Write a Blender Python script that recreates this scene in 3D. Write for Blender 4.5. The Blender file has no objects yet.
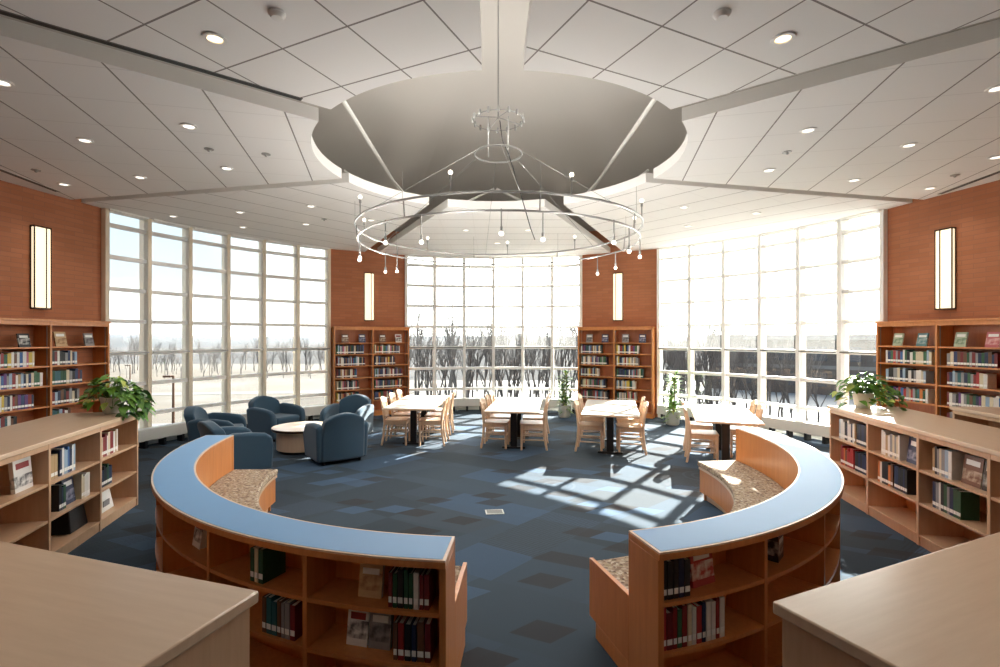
import bpy, bmesh, math, random
from mathutils import Vector, Matrix
R = math.radians
sin, cos, PI = math.sin, math.cos, math.pi
scn = bpy.context.scene
COL = scn.collection
random.seed(7)
HC = 1.92            # camera height
F = 500.0            # focal length in pixels
CX, CY = 0.10, 6.10  # centre of the round room
ZC = 4.03            # underside of the ceiling panels

# ---------------------------------------------------------------- camera
cam = bpy.data.cameras.new('camera')
cam.sensor_width = 36; cam.lens = 18.0
cam.shift_x = 0.010; cam.shift_y = 0.0035
cam.clip_end = 2000
co = bpy.data.objects.new('camera', cam); COL.objects.link(co)
co.location = (0, 0, HC); co.rotation_euler = (R(90), 0, 0)
scn.camera = co
scn.view_settings.view_transform = 'Standard'
scn.view_settings.look = 'None'
scn.view_settings.gamma = 1.0
scn.view_settings.use_curve_mapping = False
scn.view_settings.exposure = 0.42
try:
    scn.cycles.use_denoising = True
    scn.cycles.max_bounces = 10
    scn.cycles.diffuse_bounces = 6
    scn.cycles.transparent_max_bounces = 24
    scn.cycles.sample_clamp_indirect = 6
    scn.cycles.caustics_reflective = False
    scn.cycles.caustics_refractive = False
except Exception:
    pass

# ---------------------------------------------------------------- materials
M = {}
def nn(nt, t, **kw):
    n = nt.nodes.new(t)
    for k, v in kw.items(): setattr(n, k, v)
    return n
def newmat(name):
    m = bpy.data.materials.new(name); m.use_nodes = True
    nt = m.node_tree; b = nt.nodes['Principled BSDF']
    M[name] = m
    return m, nt, b
def mixc(nt, fac, a, b, mode='MIX'):
    n = nn(nt, 'ShaderNodeMix', data_type='RGBA', blend_type=mode)
    for sock, v in ((0, fac), (6, a), (7, b)):
        if isinstance(v, bpy.types.NodeSocket): nt.links.new(v, n.inputs[sock])
        elif sock == 0: n.inputs[0].default_value = v
        else: n.inputs[sock].default_value = (*v, 1) if len(v) == 3 else v
    return n.outputs[2]
def mth(nt, op, a, b=None, c=None):
    n = nn(nt, 'ShaderNodeMath', operation=op)
    for i, v in enumerate((a, b, c)):
        if v is None: continue
        if isinstance(v, bpy.types.NodeSocket): nt.links.new(v, n.inputs[i])
        else: n.inputs[i].default_value = v
    return n.outputs[0]
def coords(nt, kind='Object', scale=(1,1,1), rot=(0,0,0), loc=(0,0,0)):
    tc = nn(nt, 'ShaderNodeTexCoord'); mp = nn(nt, 'ShaderNodeMapping')
    mp.inputs['Scale'].default_value = scale; mp.inputs['Rotation'].default_value = rot; mp.inputs['Location'].default_value = loc
    nt.links.new(tc.outputs[kind], mp.inputs[0]); return mp.outputs[0]
def noise(nt, vec, scale, detail=3, rough=.5):
    n = nn(nt, 'ShaderNodeTexNoise'); n.inputs['Scale'].default_value = scale; n.inputs['Detail'].default_value = detail
    n.inputs['Roughness'].default_value = rough
    nt.links.new(vec, n.inputs['Vector']); return n.outputs['Fac']
def ramp(nt, fac, stops):
    r = nn(nt, 'ShaderNodeValToRGB'); nt.links.new(fac, r.inputs[0])
    cr = r.color_ramp
    while len(cr.elements) > 1: cr.elements.remove(cr.elements[-1])
    cr.elements[0].position = stops[0][0]; cr.elements[0].color = (*stops[0][1], 1)
    for p, c in stops[1:]:
        e = cr.elements.new(p); e.color = (*c, 1)
    return r.outputs[0]
def bump(nt, b, h, s=.2, d=.01):
    n = nn(nt, 'ShaderNodeBump'); n.inputs['Strength'].default_value = s; n.inputs['Distance'].default_value = d
    nt.links.new(h, n.inputs['Height']); nt.links.new(n.outputs[0], b.inputs['Normal'])
def plain(name, c, rough=.5, metal=0, emit=None, es=0, var=.06, vs=6):
    m, nt, b = newmat(name)
    v = coords(nt); f = noise(nt, v, vs)
    lo = tuple(max(0, x*(1-var)) for x in c); hi = tuple(min(1, x*(1+var)) for x in c)
    nt.links.new(mixc(nt, f, lo, hi), b.inputs['Base Color'])
    b.inputs['Roughness'].default_value = rough; b.inputs['Metallic'].default_value = metal
    if emit: b.inputs['Emission Color'].default_value = (*emit, 1); b.inputs['Emission Strength'].default_value = es
    return m
def wood(name, c1, c2, rough=.35, grain=(14, 14, 1.2), coat=.25):
    m, nt, b = newmat(name)
    v = coords(nt, scale=grain)
    f = noise(nt, v, 2.2, 6, .62)
    f2 = noise(nt, coords(nt, scale=(1.3, 1.3, .5)), 1.1, 2)
    col = mixc(nt, mth(nt, 'MULTIPLY', f2, .35), ramp(nt, f, [(.3, c1), (.72, c2)]), tuple(x*.82 for x in c1))
    nt.links.new(col, b.inputs['Base Color']); b.inputs['Roughness'].default_value = rough
    b.inputs['Coat Weight'].default_value = coat; b.inputs['Coat Roughness'].default_value = .25
    bump(nt, b, f, .05, .002)
    return m
wood('cherry', (.57, .210, .056), (.70, .280, .084))
wood('cherry_dark', (.43, .135, .045), (.53, .180, .060))
wood('birch', (.60, .375, .225), (.70, .455, .285))
wood('birch_top', (.66, .47, .315), (.74, .55, .385), rough=.3, grain=(1.2, 14, 14))
wood('maple', (.70, .49, .325), (.80, .59, .41))
plain('laminate_blue', (.16, .35, .62), .5, var=.03)
plain('laminate_white', (.58, .55, .50), .3, var=.03)
plain('white_paint', (.86, .855, .83), .4, var=.02)
plain('cream_paint', (.82, .72, .56), .45, var=.03)
plain('sill_paint', (.74, .74, .70), .4, var=.03)
plain('steel', (.36, .36, .35), .4, .5)
plain('white_steel', (.72, .72, .68), .4, .1)
plain('black_metal', (.012, .012, .014), .45, .3)
plain('bronze', (.07, .035, .02), .4, .6)
plain('gasket', (.16, .16, .15), .6)
plain('pot_white', (.74, .74, .70), .35, var=.04)
plain('pot_grey', (.52, .53, .48), .5, var=.05)
plain('soil', (.05, .035, .02), .9, var=.4, vs=60)
plain('paper', (.80, .77, .70), .7, var=.05)
plain('label_white', (.85, .85, .82), .5)
plain('leaf_green', (.13, .30, .035), .42, var=.55, vs=14)
plain('leaf_dark', (.06, .17, .03), .4, var=.5, vs=12)
plain('leaf_yellow', (.42, .50, .10), .45, var=.4, vs=14)
plain('cane', (.30, .22, .12), .7, var=.3, vs=20)
plain('bark', (.066, .058, .054), .9, var=.35, vs=8)
plain('bark_pale', (.11, .10, .093), .9, var=.3, vs=8)
plain('lamp_glow', (1, .95, .85), .5, emit=(1, .88, .72), es=3)
plain('lens_glow', (1, .95, .85), .5, emit=(1, .92, .82), es=1.7)
plain('lens_warm', (1, .9, .7), .5, emit=(1, .74, .42), es=2.4)
plain('sconce_glow', (.9, .85, .7), .5, emit=(1, .84, .58), es=.78)
plain('deck_grey', (.60, .575, .54), .75, var=.05, vs=.5)
plain('asphalt', (.065, .067, .068), .9, var=.1, vs=.4)
plain('car_red', (.35, .05, .04), .3); plain('car_grey', (.3, .32, .34), .3)
plain('wall_plain', (.62, .58, .52), .8)
plain('building_tan', (.085, .072, .064), .85); plain('building_light', (.17, .165, .155), .8); plain('window_dark', (.05, .06, .075), .15)

def mat_brick():
    m, nt, b = newmat('brick')
    tc = nn(nt, 'ShaderNodeTexCoord'); sp = nn(nt, 'ShaderNodeSeparateXYZ'); cb = nn(nt, 'ShaderNodeCombineXYZ')
    nt.links.new(tc.outputs['Object'], sp.inputs[0]); nt.links.new(sp.outputs[0], cb.inputs[0]); nt.links.new(sp.outputs[2], cb.inputs[1])
    br = nn(nt, 'ShaderNodeTexBrick'); nt.links.new(cb.outputs[0], br.inputs['Vector'])
    br.inputs['Scale'].default_value = 1; br.inputs['Brick Width'].default_value = .30; br.inputs['Row Height'].default_value = .067
    br.inputs['Mortar Size'].default_value = .0045; br.inputs['Mortar Smooth'].default_value = .2
    br.inputs['Color1'].default_value = (.44, .165, .075, 1); br.inputs['Color2'].default_value = (.51, .205, .098, 1)
    br.inputs['Mortar'].default_value = (.36, .165, .095, 1)
    st = coords(nt, scale=(1.2, 1.2, 9)); f = noise(nt, st, 2.5, 4, .6)
    col = mixc(nt, mth(nt, 'MULTIPLY', f, .35), br.outputs['Color'], (.30, .085, .04))
    nt.links.new(col, b.inputs['Base Color']); b.inputs['Roughness'].default_value = .8
    bump(nt, b, mth(nt, 'SUBTRACT', 1, br.outputs['Fac']), .25, .004)
mat_brick()

def mat_ceiling():
    m, nt, b = newmat('ceiling_tile')
    tc = nn(nt, 'ShaderNodeTexCoord'); sp = nn(nt, 'ShaderNodeSeparateXYZ'); nt.links.new(tc.outputs['Object'], sp.inputs[0])
    at = nn(nt, 'ShaderNodeAttribute', attribute_type='OBJECT', attribute_name='cross_joint')
    def line(sock, off, w):
        t = mth(nt, 'FRACT', mth(nt, 'ADD', mth(nt, 'DIVIDE', mth(nt, 'SUBTRACT', sock, off), .61), .5))
        return mth(nt, 'LESS_THAN', mth(nt, 'ABSOLUTE', mth(nt, 'SUBTRACT', t, .5)), w)
    a = line(sp.outputs[1], .46, .012)
    ao = nn(nt, 'ShaderNodeAttribute', attribute_type='OBJECT', attribute_name='joint_offset')
    c = line(sp.outputs[0], ao.outputs['Fac'], .011)
    c2 = mth(nt, 'MULTIPLY', c, at.outputs['Fac'])
    f = mth(nt, 'MAXIMUM', a, c2)
    n = noise(nt, tc.outputs['Object'], 120, 2)
    base = mixc(nt, n, (.88, .875, .86), (.92, .915, .90))
    nt.links.new(mixc(nt, f, base, (.27, .25, .24)), b.inputs['Base Color'])
    b.inputs['Roughness'].default_value = .85
mat_ceiling()

def mat_carpet():
    m, nt, b = newmat('carpet')
    def cell(v, seed):
        fl = nn(nt, 'ShaderNodeVectorMath', operation='FLOOR'); nt.links.new(v, fl.inputs[0])
        wn = nn(nt, 'ShaderNodeTexWhiteNoise', noise_dimensions='4D'); nt.links.new(fl.outputs[0], wn.inputs['Vector'])
        wn.inputs['W'].default_value = seed
        fr = nn(nt, 'ShaderNodeVectorMath', operation='FRACTION'); nt.links.new(v, fr.inputs[0])
        return wn.outputs['Value'], fr.outputs[0]
    big = coords(nt, scale=(1.1, 1.6, 0), rot=(0, 0, R(38)))
    small = coords(nt, scale=(3.1, 5.3, 0), rot=(0, 0, R(38)), loc=(.3, .2, 0))
    mid = coords(nt, scale=(1.6, 1.9, 0), rot=(0, 0, R(38)), loc=(.6, .1, 0))
    rb, _ = cell(big, 1.0); rm, fm = cell(mid, 4.0); rs, fs = cell(small, 9.0)
    c = ramp(nt, rb, [(0, (.040, .058, .076)), (.35, (.050, .076, .106)), (.6, (.045, .066, .088)), (.85, (.054, .088, .132)), (1, (.048, .062, .076))])
    c = mixc(nt, mth(nt, 'MULTIPLY', mth(nt, 'GREATER_THAN', rm, .80), .6), c, (.058, .108, .185))
    c = mixc(nt, mth(nt, 'MULTIPLY', mth(nt, 'LESS_THAN', rm, .15), .55), c, (.030, .040, .050))
    c = mixc(nt, mth(nt, 'MULTIPLY', mth(nt, 'GREATER_THAN', rs, .93), .7), c, (.036, .033, .033))
    c = mixc(nt, mth(nt, 'MULTIPLY', mth(nt, 'LESS_THAN', rs, .05), .6), c, (.070, .13, .22))
    # woven stripes and rings inside a few of the patches
    w = nn(nt, 'ShaderNodeTexWave', wave_type='BANDS'); nt.links.new(small, w.inputs[0]); w.inputs['Scale'].default_value = 2.2; w.inputs['Distortion'].default_value = 3
    sel = mth(nt, 'MULTIPLY', mth(nt, 'GREATER_THAN', rm, .35), mth(nt, 'LESS_THAN', rm, .55))
    wl = mth(nt, 'MULTIPLY', mth(nt, 'GREATER_THAN', w.outputs['Fac'], .72), sel)
    c = mixc(nt, mth(nt, 'MULTIPLY', wl, .6), c, (.036, .040, .046))
    vr = nn(nt, 'ShaderNodeTexVoronoi', feature='F1'); nt.links.new(coords(nt, scale=(.9, .9, 0)), vr.inputs['Vector']); vr.inputs['Scale'].default_value = 1
    ring = mth(nt, 'GREATER_THAN', mth(nt, 'SINE', mth(nt, 'MULTIPLY', vr.outputs['Distance'], 60)), .55)
    near = mth(nt, 'LESS_THAN', vr.outputs['Distance'], .25)
    sel2 = mth(nt, 'GREATER_THAN', rb, .7)
    c = mixc(nt, mth(nt, 'MULTIPLY', mth(nt, 'MULTIPLY', ring, near), mth(nt, 'MULTIPLY', sel2, .35)), c, (.09, .12, .15))
    n = noise(nt, coords(nt), 260, 2)
    c = mixc(nt, mth(nt, 'MULTIPLY', n, .3), c, (.03, .036, .044))
    nt.links.new(c, b.inputs['Base Color']); b.inputs['Roughness'].default_value = .95
    b.inputs['Specular IOR Level'].default_value = .2
    bump(nt, b, n, .4, .004)
mat_carpet()

def mat_fabric(name, c1, c2, sc):
    m, nt, b = newmat(name)
    v = coords(nt); n = noise(nt, v, sc, 3)
    nt.links.new(mixc(nt, n, c1, c2), b.inputs['Base Color']); b.inputs['Roughness'].default_value = .9
    b.inputs['Sheen Weight'].default_value = .25
    bump(nt, b, n, .3, .002)
mat_fabric('armchair_fabric', (.018, .052, .090), (.036, .090, .145), 240)
def mat_seat():
    m, nt, b = newmat('seat_fabric')
    v = coords(nt, scale=(56, 56, 56))
    vr = nn(nt, 'ShaderNodeTexVoronoi'); nt.links.new(v, vr.inputs['Vector']); vr.inputs['Scale'].default_value = 1
    sp = nn(nt, 'ShaderNodeSeparateColor'); nt.links.new(vr.outputs['Color'], sp.inputs[0])
    c = ramp(nt, sp.outputs[0], [(0, (.10, .055, .035)), (.3, (.42, .32, .22)), (.55, (.22, .13, .085)), (.75, (.55, .47, .36)), (1, (.30, .22, .12))])
    nt.links.new(c, b.inputs['Base Color']); b.inputs['Roughness'].default_value = .9
mat_seat()

def mat_glass():
    m = bpy.data.materials.new('glass'); m.use_nodes = True; M['glass'] = m
    nt = m.node_tree; nt.nodes.clear()
    o = nn(nt, 'ShaderNodeOutputMaterial'); t = nn(nt, 'ShaderNodeBsdfTransparent'); g = nn(nt, 'ShaderNodeBsdfGlossy')
    t.inputs[0].default_value = (.94, .97, .96, 1); g.inputs['Roughness'].default_value = .02
    fr = nn(nt, 'ShaderNodeFresnel'); fr.inputs[0].default_value = 1.35
    mx = nn(nt, 'ShaderNodeMixShader'); nt.links.new(fr.outputs[0], mx.inputs[0]); nt.links.new(t.outputs[0], mx.inputs[1]); nt.links.new(g.outputs[0], mx.inputs[2])
    nt.links.new(mx.outputs[0], o.inputs[0])
mat_glass()
def mat_shade():
    m = bpy.data.materials.new('shade_cloth'); m.use_nodes = True; M['shade_cloth'] = m
    nt = m.node_tree; nt.nodes.clear()
    o = nn(nt, 'ShaderNodeOutputMaterial'); t = nn(nt, 'ShaderNodeBsdfTransparent'); g = nn(nt, 'ShaderNodeBsdfTranslucent'); d = nn(nt, 'ShaderNodeBsdfDiffuse')
    g.inputs[0].default_value = (.9, .9, .88, 1); d.inputs[0].default_value = (.85, .85, .83, 1)
    a = nn(nt, 'ShaderNodeMixShader'); a.inputs[0].default_value = .45; nt.links.new(g.outputs[0], a.inputs[1]); nt.links.new(d.outputs[0], a.inputs[2])
    mx = nn(nt, 'ShaderNodeMixShader'); mx.inputs[0].default_value = .05
    nt.links.new(t.outputs[0], mx.inputs[1]); nt.links.new(a.outputs[0], mx.inputs[2]); nt.links.new(mx.outputs[0], o.inputs[0])
mat_shade()

# ---------------------------------------------------------------- mesh builder
class MB:
    def __init__(s): s.v = []; s.f = []
    def add(s, vs, fs, mat=None):
        k = len(s.v)
        s.v += [tuple(mat @ Vector(p)) if mat is not None else tuple(p) for p in vs]
        s.f += [tuple(i+k for i in f) for f in fs]; return s
    def box(s, x0, x1, y0, y1, z0, z1, mat=None):
        return s.add([(x0,y0,z0),(x1,y0,z0),(x1,y1,z0),(x0,y1,z0),(x0,y0,z1),(x1,y0,z1),(x1,y1,z1),(x0,y1,z1)],
            [(0,3,2,1),(4,5,6,7),(0,1,5,4),(1,2,6,5),(2,3,7,6),(3,0,4,7)], mat)
    def prism(s, pts, z0, z1, mat=None):
        a = sum(pts[i][0]*pts[(i+1)%len(pts)][1]-pts[(i+1)%len(pts)][0]*pts[i][1] for i in range(len(pts)))
        if a < 0: pts = pts[::-1]
        n = len(pts)
        return s.add([(p[0],p[1],z0) for p in pts]+[(p[0],p[1],z1) for p in pts],
            [tuple(range(n-1,-1,-1)), tuple(range(n,2*n))]+[(i,(i+1)%n,n+(i+1)%n,n+i) for i in range(n)], mat)
    def arc(s, c, r0, r1, z0, z1, a0, a1, n=24):   # angle measured from -y towards +x
        vs = []; fs = []
        for i in range(n+1):
            a = R(a0+(a1-a0)*i/n)
            for r, z in ((r0,z0),(r1,z0),(r1,z1),(r0,z1)): vs.append((c[0]+r*sin(a), c[1]-r*cos(a), z))
        for i in range(n):
            k = 4*i
            for j in range(4): fs.append((k+j, k+(j+1)%4, k+4+(j+1)%4, k+4+j))
        fs += [(0,3,2,1), (4*n,4*n+1,4*n+2,4*n+3)]
        return s.add(vs, fs)
    def tube(s, pts, r, n=8, closed=False, mat=None):
        pts = [Vector(p) for p in pts]; m = len(pts); rs = r if isinstance(r, (list, tuple)) else [r]*m
        vs = []; fs = []
        for i, p in enumerate(pts):
            if closed: t = pts[(i+1)%m]-pts[i-1]
            else: t = pts[min(i+1,m-1)]-pts[max(i-1,0)]
            t.normalize()
            up = Vector((0,0,1)) if abs(t.z) < .9 else Vector((1,0,0))
            a = t.cross(up).normalized(); b = t.cross(a)
            for j in range(n):
                q = p+(a*cos(2*PI*j/n)+b*sin(2*PI*j/n))*rs[i]; vs.append(tuple(q))
        for i in range(m if closed else m-1):
            for j in range(n):
                k = (i+1)%m
                fs.append((i*n+j, i*n+(j+1)%n, k*n+(j+1)%n, k*n+j))
        if not closed: fs += [tuple(range(n-1,-1,-1)), tuple((m-1)*n+j for j in range(n))]
        return s.add(vs, fs, mat)
    def lathe(s, prof, n=20, mat=None, cx=0, cy=0):
        vs = []; fs = []
        for r, z in prof:
            for j in range(n): vs.append((cx+r*cos(2*PI*j/n), cy+r*sin(2*PI*j/n), z))
        for i in range(len(prof)-1):
            for j in range(n): fs.append((i*n+j, i*n+(j+1)%n, (i+1)*n+(j+1)%n, (i+1)*n+j))
        fs += [tuple(range(n-1,-1,-1)), tuple((len(prof)-1)*n+j for j in range(n))]
        return s.add(vs, fs, mat)
    def build(s, name, mat, parent=None, smooth=False, bevel=0, sub=0, seg=2):
        me = bpy.data.meshes.new(name); me.from_pydata(s.v, [], s.f)
        me.validate(); 
        if isinstance(mat, str): mat = M[mat]
        me.materials.append(mat)
        bm = bmesh.new(); bm.from_mesh(me); bmesh.ops.recalc_face_normals(bm, faces=bm.faces); bm.to_mesh(me); bm.free()
        o = bpy.data.objects.new(name, me); COL.objects.link(o)
        if parent: o.parent = parent
        if bevel:
            b = o.modifiers.new('bevel', 'BEVEL'); b.width = bevel; b.segments = seg; b.limit_method = 'ANGLE'; b.angle_limit = R(40)
        if sub:
            b = o.modifiers.new('sub', 'SUBSURF'); b.levels = sub; b.render_levels = sub
        if smooth or bevel or sub:
            me.polygons.foreach_set('use_smooth', [True]*len(me.polygons))
            if not sub:
                try: me.set_sharp_from_angle(angle=R(35))
                except Exception: pass
        return o
def B(x0,x1,y0,y1,z0,z1,mat=None): return MB().box(x0,x1,y0,y1,z0,z1,mat)
def tag(o, label=None, cat=None, group=None, kind=None):
    for k, v in (('label',label),('category',cat),('group',group),('kind',kind)):
        if v: o[k] = v
    return o
def empty(name, loc=(0,0,0), rz=0):
    o = bpy.data.objects.new(name, None); o.empty_display_size = .1; COL.objects.link(o)
    o.location = loc; o.rotation_euler = (0,0,rz); return o
def copy_tree(o, parent=None):
    c = o.copy(); COL.objects.link(c); c.parent = parent
    for ch in [x for x in ALLCH.get(o.name, [])]: copy_tree(ch, c)
    return c
ALLCH = {}
def index_children():
    ALLCH.clear()
    for o in scn.objects:
        if o.parent: ALLCH.setdefault(o.parent.name, []).append(o)
def struct(o): o['kind'] = 'structure'; return o
def pol(az, r, c=(CX, CY)):   # azimuth from +y towards +x
    return (c[0]+r*sin(R(az)), c[1]+r*cos(R(az)))

# ---------------------------------------------------------------- walls: key points (world metres)
WL0, WL1 = (-6.36, 8.18), (-3.84, 11.97)
WC0, WC1 = (-2.20, 12.88), (2.38, 12.88)
WR0, WR1 = (4.02, 11.97), (6.56, 8.25)
def arcpts(p, q, n, rad=7.0, off=0):   # outward bulging arc from p to q
    p = Vector(p); q = Vector(q); ch = q-p; L = ch.length; h = math.sqrt(rad*rad-L*L/4)
    nrm = Vector((-ch.y, ch.x)).normalized()
    if nrm.dot(p+q-2*Vector((CX,CY))) < 0: nrm = -nrm
    c = (p+q)/2-nrm*h
    a0 = math.atan2(p.y-c.y, p.x-c.x); a1 = math.atan2(q.y-c.y, q.x-c.x)
    d = (a1-a0+PI)%(2*PI)-PI
    return [(c.x+(rad+off)*cos(a0+d*i/n), c.y+(rad+off)*sin(a0+d*i/n)) for i in range(n+1)]
SL = [(-6.36,8.18), (-6.585,6.72), (-7.46,1.0), (-7.6,-7.0)]
SR = [(6.56,8.25), (6.84,6.72), (7.66,1.0), (7.8,-7.0)]

inner = [SL[3],SR[3],SR[2],SR[1],SR[0]]+arcpts(WR0,WR1,12)[::-1]+[WC1]+arcpts(WC0,WC1,12)[::-1]+[WL1]+arcpts(WL0,WL1,12)[::-1]+[SL[1],SL[2]]
clean = []
for p in inner:
    if not clean or (Vector(p)-Vector(clean[-1])).length > .02: clean.append(p)
inner = clean
def grow(pts, d, c=(CX, 4.0)):
    out = []
    for p in pts:
        v = Vector((p[0]-c[0], p[1]-c[1])); v *= (v.length+d)/v.length; out.append((c[0]+v.x, c[1]+v.y))
    return out
struct(MB().prism(grow(inner, .30), -.35, 0).build('floor', 'carpet'))
# upper roof over the clouds: a low grey pyramid rising to the centre
def roof():
    mb = MB(); ring = grow(inner, .28); n = len(ring)
    mid = [(CX+(p[0]-CX)*.45, CY+(p[1]-CY)*.45, 5.55) for p in ring]
    vs = [(p[0],p[1],4.62) for p in ring]+mid+[(CX,CY,6.35)]
    vs += [(p[0],p[1],4.82) for p in ring]+[(CX,CY,6.6)]
    fs = []
    for i in range(n):
        j = (i+1)%n
        fs += [(i,j,n+j,n+i), (n+i,n+j,2*n), (2*n+1+i, 2*n+1+j, 3*n+1), (i,j,2*n+1+j,2*n+1+i)]
    mb.add(vs, fs); return mb
struct(roof().build('ceiling', 'deck_grey'))

def wallslab(name, p, q, z0, z1, t, mat, parent=None):
    """straight wall: local x along the wall, local y outward, z up"""
    p = Vector(p); q = Vector(q); d = q-p
    nrm = Vector((d.y, -d.x))
    if nrm.dot(p+q-2*Vector((CX,4.0))) < 0: p, q = q, p; d = -d
    a = math.atan2(d.y, d.x)
    o = B(0, d.length, -t, 0, z0, z1).build(name, mat, parent)
    o.location = (p.x, p.y, 0); o.rotation_euler = (0,0,a)
    return o
ZT = 4.62
struct(wallslab('wall_left', SL[0], SL[1], 0, ZT, .3, 'brick'))
struct(wallslab('wall_left', SL[1], SL[2], 0, ZT, .3, 'brick'))
struct(wallslab('wall_left', SL[2], SL[3], 0, ZT, .3, 'brick'))
struct(wallslab('wall_right', SR[0], SR[1], 0, ZT, .3, 'brick'))
struct(wallslab('wall_right', SR[1], SR[2], 0, ZT, .3, 'brick'))
struct(wallslab('wall_right', SR[2], SR[3], 0, ZT, .3, 'brick'))
struct(wallslab('wall_back', WL1, WC0, 0, ZT, .3, 'brick'))
struct(wallslab('wall_back', WC1, WR0, 0, ZT, .3, 'brick'))
struct(wallslab('wall_rear', SL[3], SR[3], 0, ZT, .3, 'wall_plain'))

# ---------------------------------------------------------------- curved curtain-wall windows
RAILS = [.56, 1.10, 1.645, 2.19, 2.725, 3.255, 3.78]
def window(idx, p0, p1, fmat):
    win = struct(empty('window_%d' % idx))
    N = 6; pts = arcpts(p0, p1, N); 
    cen = Vector((CX, CY))
    def inout(i, f=None):
        p = Vector(pts[i]); c = cen
        return p, (p-c).normalized()
    # arc normals from the real arc centre
    fine = arcpts(p0, p1, N*4)
    a, b, c_ = Vector(pts[0]), Vector(pts[3]), Vector(pts[6])
    # circumcentre
    D = 2*(a.x*(b.y-c_.y)+b.x*(c_.y-a.y)+c_.x*(a.y-b.y))
    ux = ((a.length_squared)*(b.y-c_.y)+(b.length_squared)*(c_.y-a.y)+(c_.length_squared)*(a.y-b.y))/D
    uy = ((a.length_squared)*(c_.x-b.x)+(b.length_squared)*(a.x-c_.x)+(c_.length_squared)*(b.x-a.x))/D
    C = Vector((ux, uy)); Rr = (a-C).length
    angs = [math.degrees(math.atan2(Vector(p).x-C.x, -(Vector(p).y-C.y))) for p in pts]
    for i in range(1, 7):
        while angs[i]-angs[i-1] > 180: angs[i] -= 360
        while angs[i]-angs[i-1] < -180: angs[i] += 360
    C2 = (C.x, C.y)
    dw = math.degrees(.036/Rr)
    for i in range(N+1):
        s0 = -dw if i else 0; s1 = dw if i < N else 0
        if angs[1] < angs[0]: s0, s1 = -s1, -s0
        if i == 0: lo, hi = sorted((angs[0], angs[0]+(angs[1]-angs[0])/abs(angs[1]-angs[0])*2*dw))
        elif i == N: lo, hi = sorted((angs[N], angs[N]-(angs[1]-angs[0])/abs(angs[1]-angs[0])*2*dw))
        else: lo, hi = angs[i]-dw, angs[i]+dw
        MB().arc(C2, Rr-.09, Rr+.02, .10, ZC-.005, lo, hi, 1).build('mullion', fmat, win, bevel=.004)
        m = (lo+hi)/2
        MB().arc(C2, Rr+.022, Rr+.15, .10, ZC+.1, m-dw*.75, m+dw*.75, 1).build('outer_mullion', 'cream_paint', win)
    sg = 1 if angs[1] > angs[0] else -1
    for k, z in enumerate([.13]+RAILS+[ZC-.006]):
        h = .034
        mb = MB()
        for i in range(N):
            lo, hi = sorted((angs[i]+sg*dw*(2 if i == 0 else 1), angs[i+1]-sg*dw*(2 if i == N-1 else 1)))
            mb.arc(C2, Rr-.055, Rr+.02, z-h, z+h-.003, lo, hi, 2)
        mb.build('rail', 'white_paint', win)
    lo, hi = sorted((angs[0], angs[N]))
    g = MB(); n = 24; vs = []; fs = []
    for i in range(n+1):
        aa = R(lo+(hi-lo)*i/n)
        vs += [(C2[0]+(Rr+.021)*sin(aa), C2[1]-(Rr+.021)*cos(aa), .1), (C2[0]+(Rr+.021)*sin(aa), C2[1]-(Rr+.021)*cos(aa), ZC+.1)]
    for i in range(n): fs.append((2*i, 2*i+2, 2*i+3, 2*i+1))
    g.add(vs, fs).build('glass', 'glass', win)
    MB().arc(C2, Rr-.02, Rr+.16, 0, .10, lo, hi, 24).build('sill', 'sill_paint', win)
    MB().arc(C2, Rr+.03, Rr+.2, ZC+.1, ZT, lo, hi, 24).build('head_panel', 'white_paint', win)
    # low enclosure along the glass, carried on short black feet
    tr = struct(empty('trim_%d' % idx))
    MB().arc(C2, Rr-.30, Rr-.13, .12, .33, lo+.6, hi-.6, 24).build('cover', 'sill_paint', tr, bevel=.012)
    for i in range(13):
        m = lo+1.6+(hi-lo-3.2)*i/12
        MB().arc(C2, Rr-.30, Rr-.16, 0, .13, m-.22, m+.22, 1).build('foot', 'black_metal', tr)
    # pale roller shades
    for i in range(N):
        a0, a1 = sorted((angs[i], angs[i+1])); a0 += dw*1.3; a1 -= dw*1.3
        which = {1: 'the left curved window', 2: 'the middle curved window', 3: 'the right curved window'}[idx]
        sh = empty('roller_shade')
        nm = ['first','second','third','fourth','fifth','sixth'][i]
        tag(sh, 'sheer pale roller shade, %s bay from left in %s' % (nm, which), 'roller shade', 'sheer roller shades on the curved windows')
        aa0, aa1 = R(a0), R(a1); r = Rr-.115
        MB().arc(C2, Rr-.1165, Rr-.1145, 1.66, ZC-.03, a0, a1, 2).build('cloth', 'shade_cloth', sh)
        MB().arc(C2, Rr-.125, Rr-.105, 1.635, 1.66, a0-dw*.2, a1+dw*.2, 2).build('bottom_bar', 'steel' if idx == 1 else 'gasket', sh)
        MB().arc(C2, Rr-.135, Rr-.095, ZC-.029, ZC-.002, a0, a1, 2).build('roller', 'white_paint', sh)
    return C2, Rr
window(1, WL0, WL1, 'cream_paint')
window(2, WC0, WC1, 'white_paint')
window(3, WR0, WR1, 'white_paint')

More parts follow.
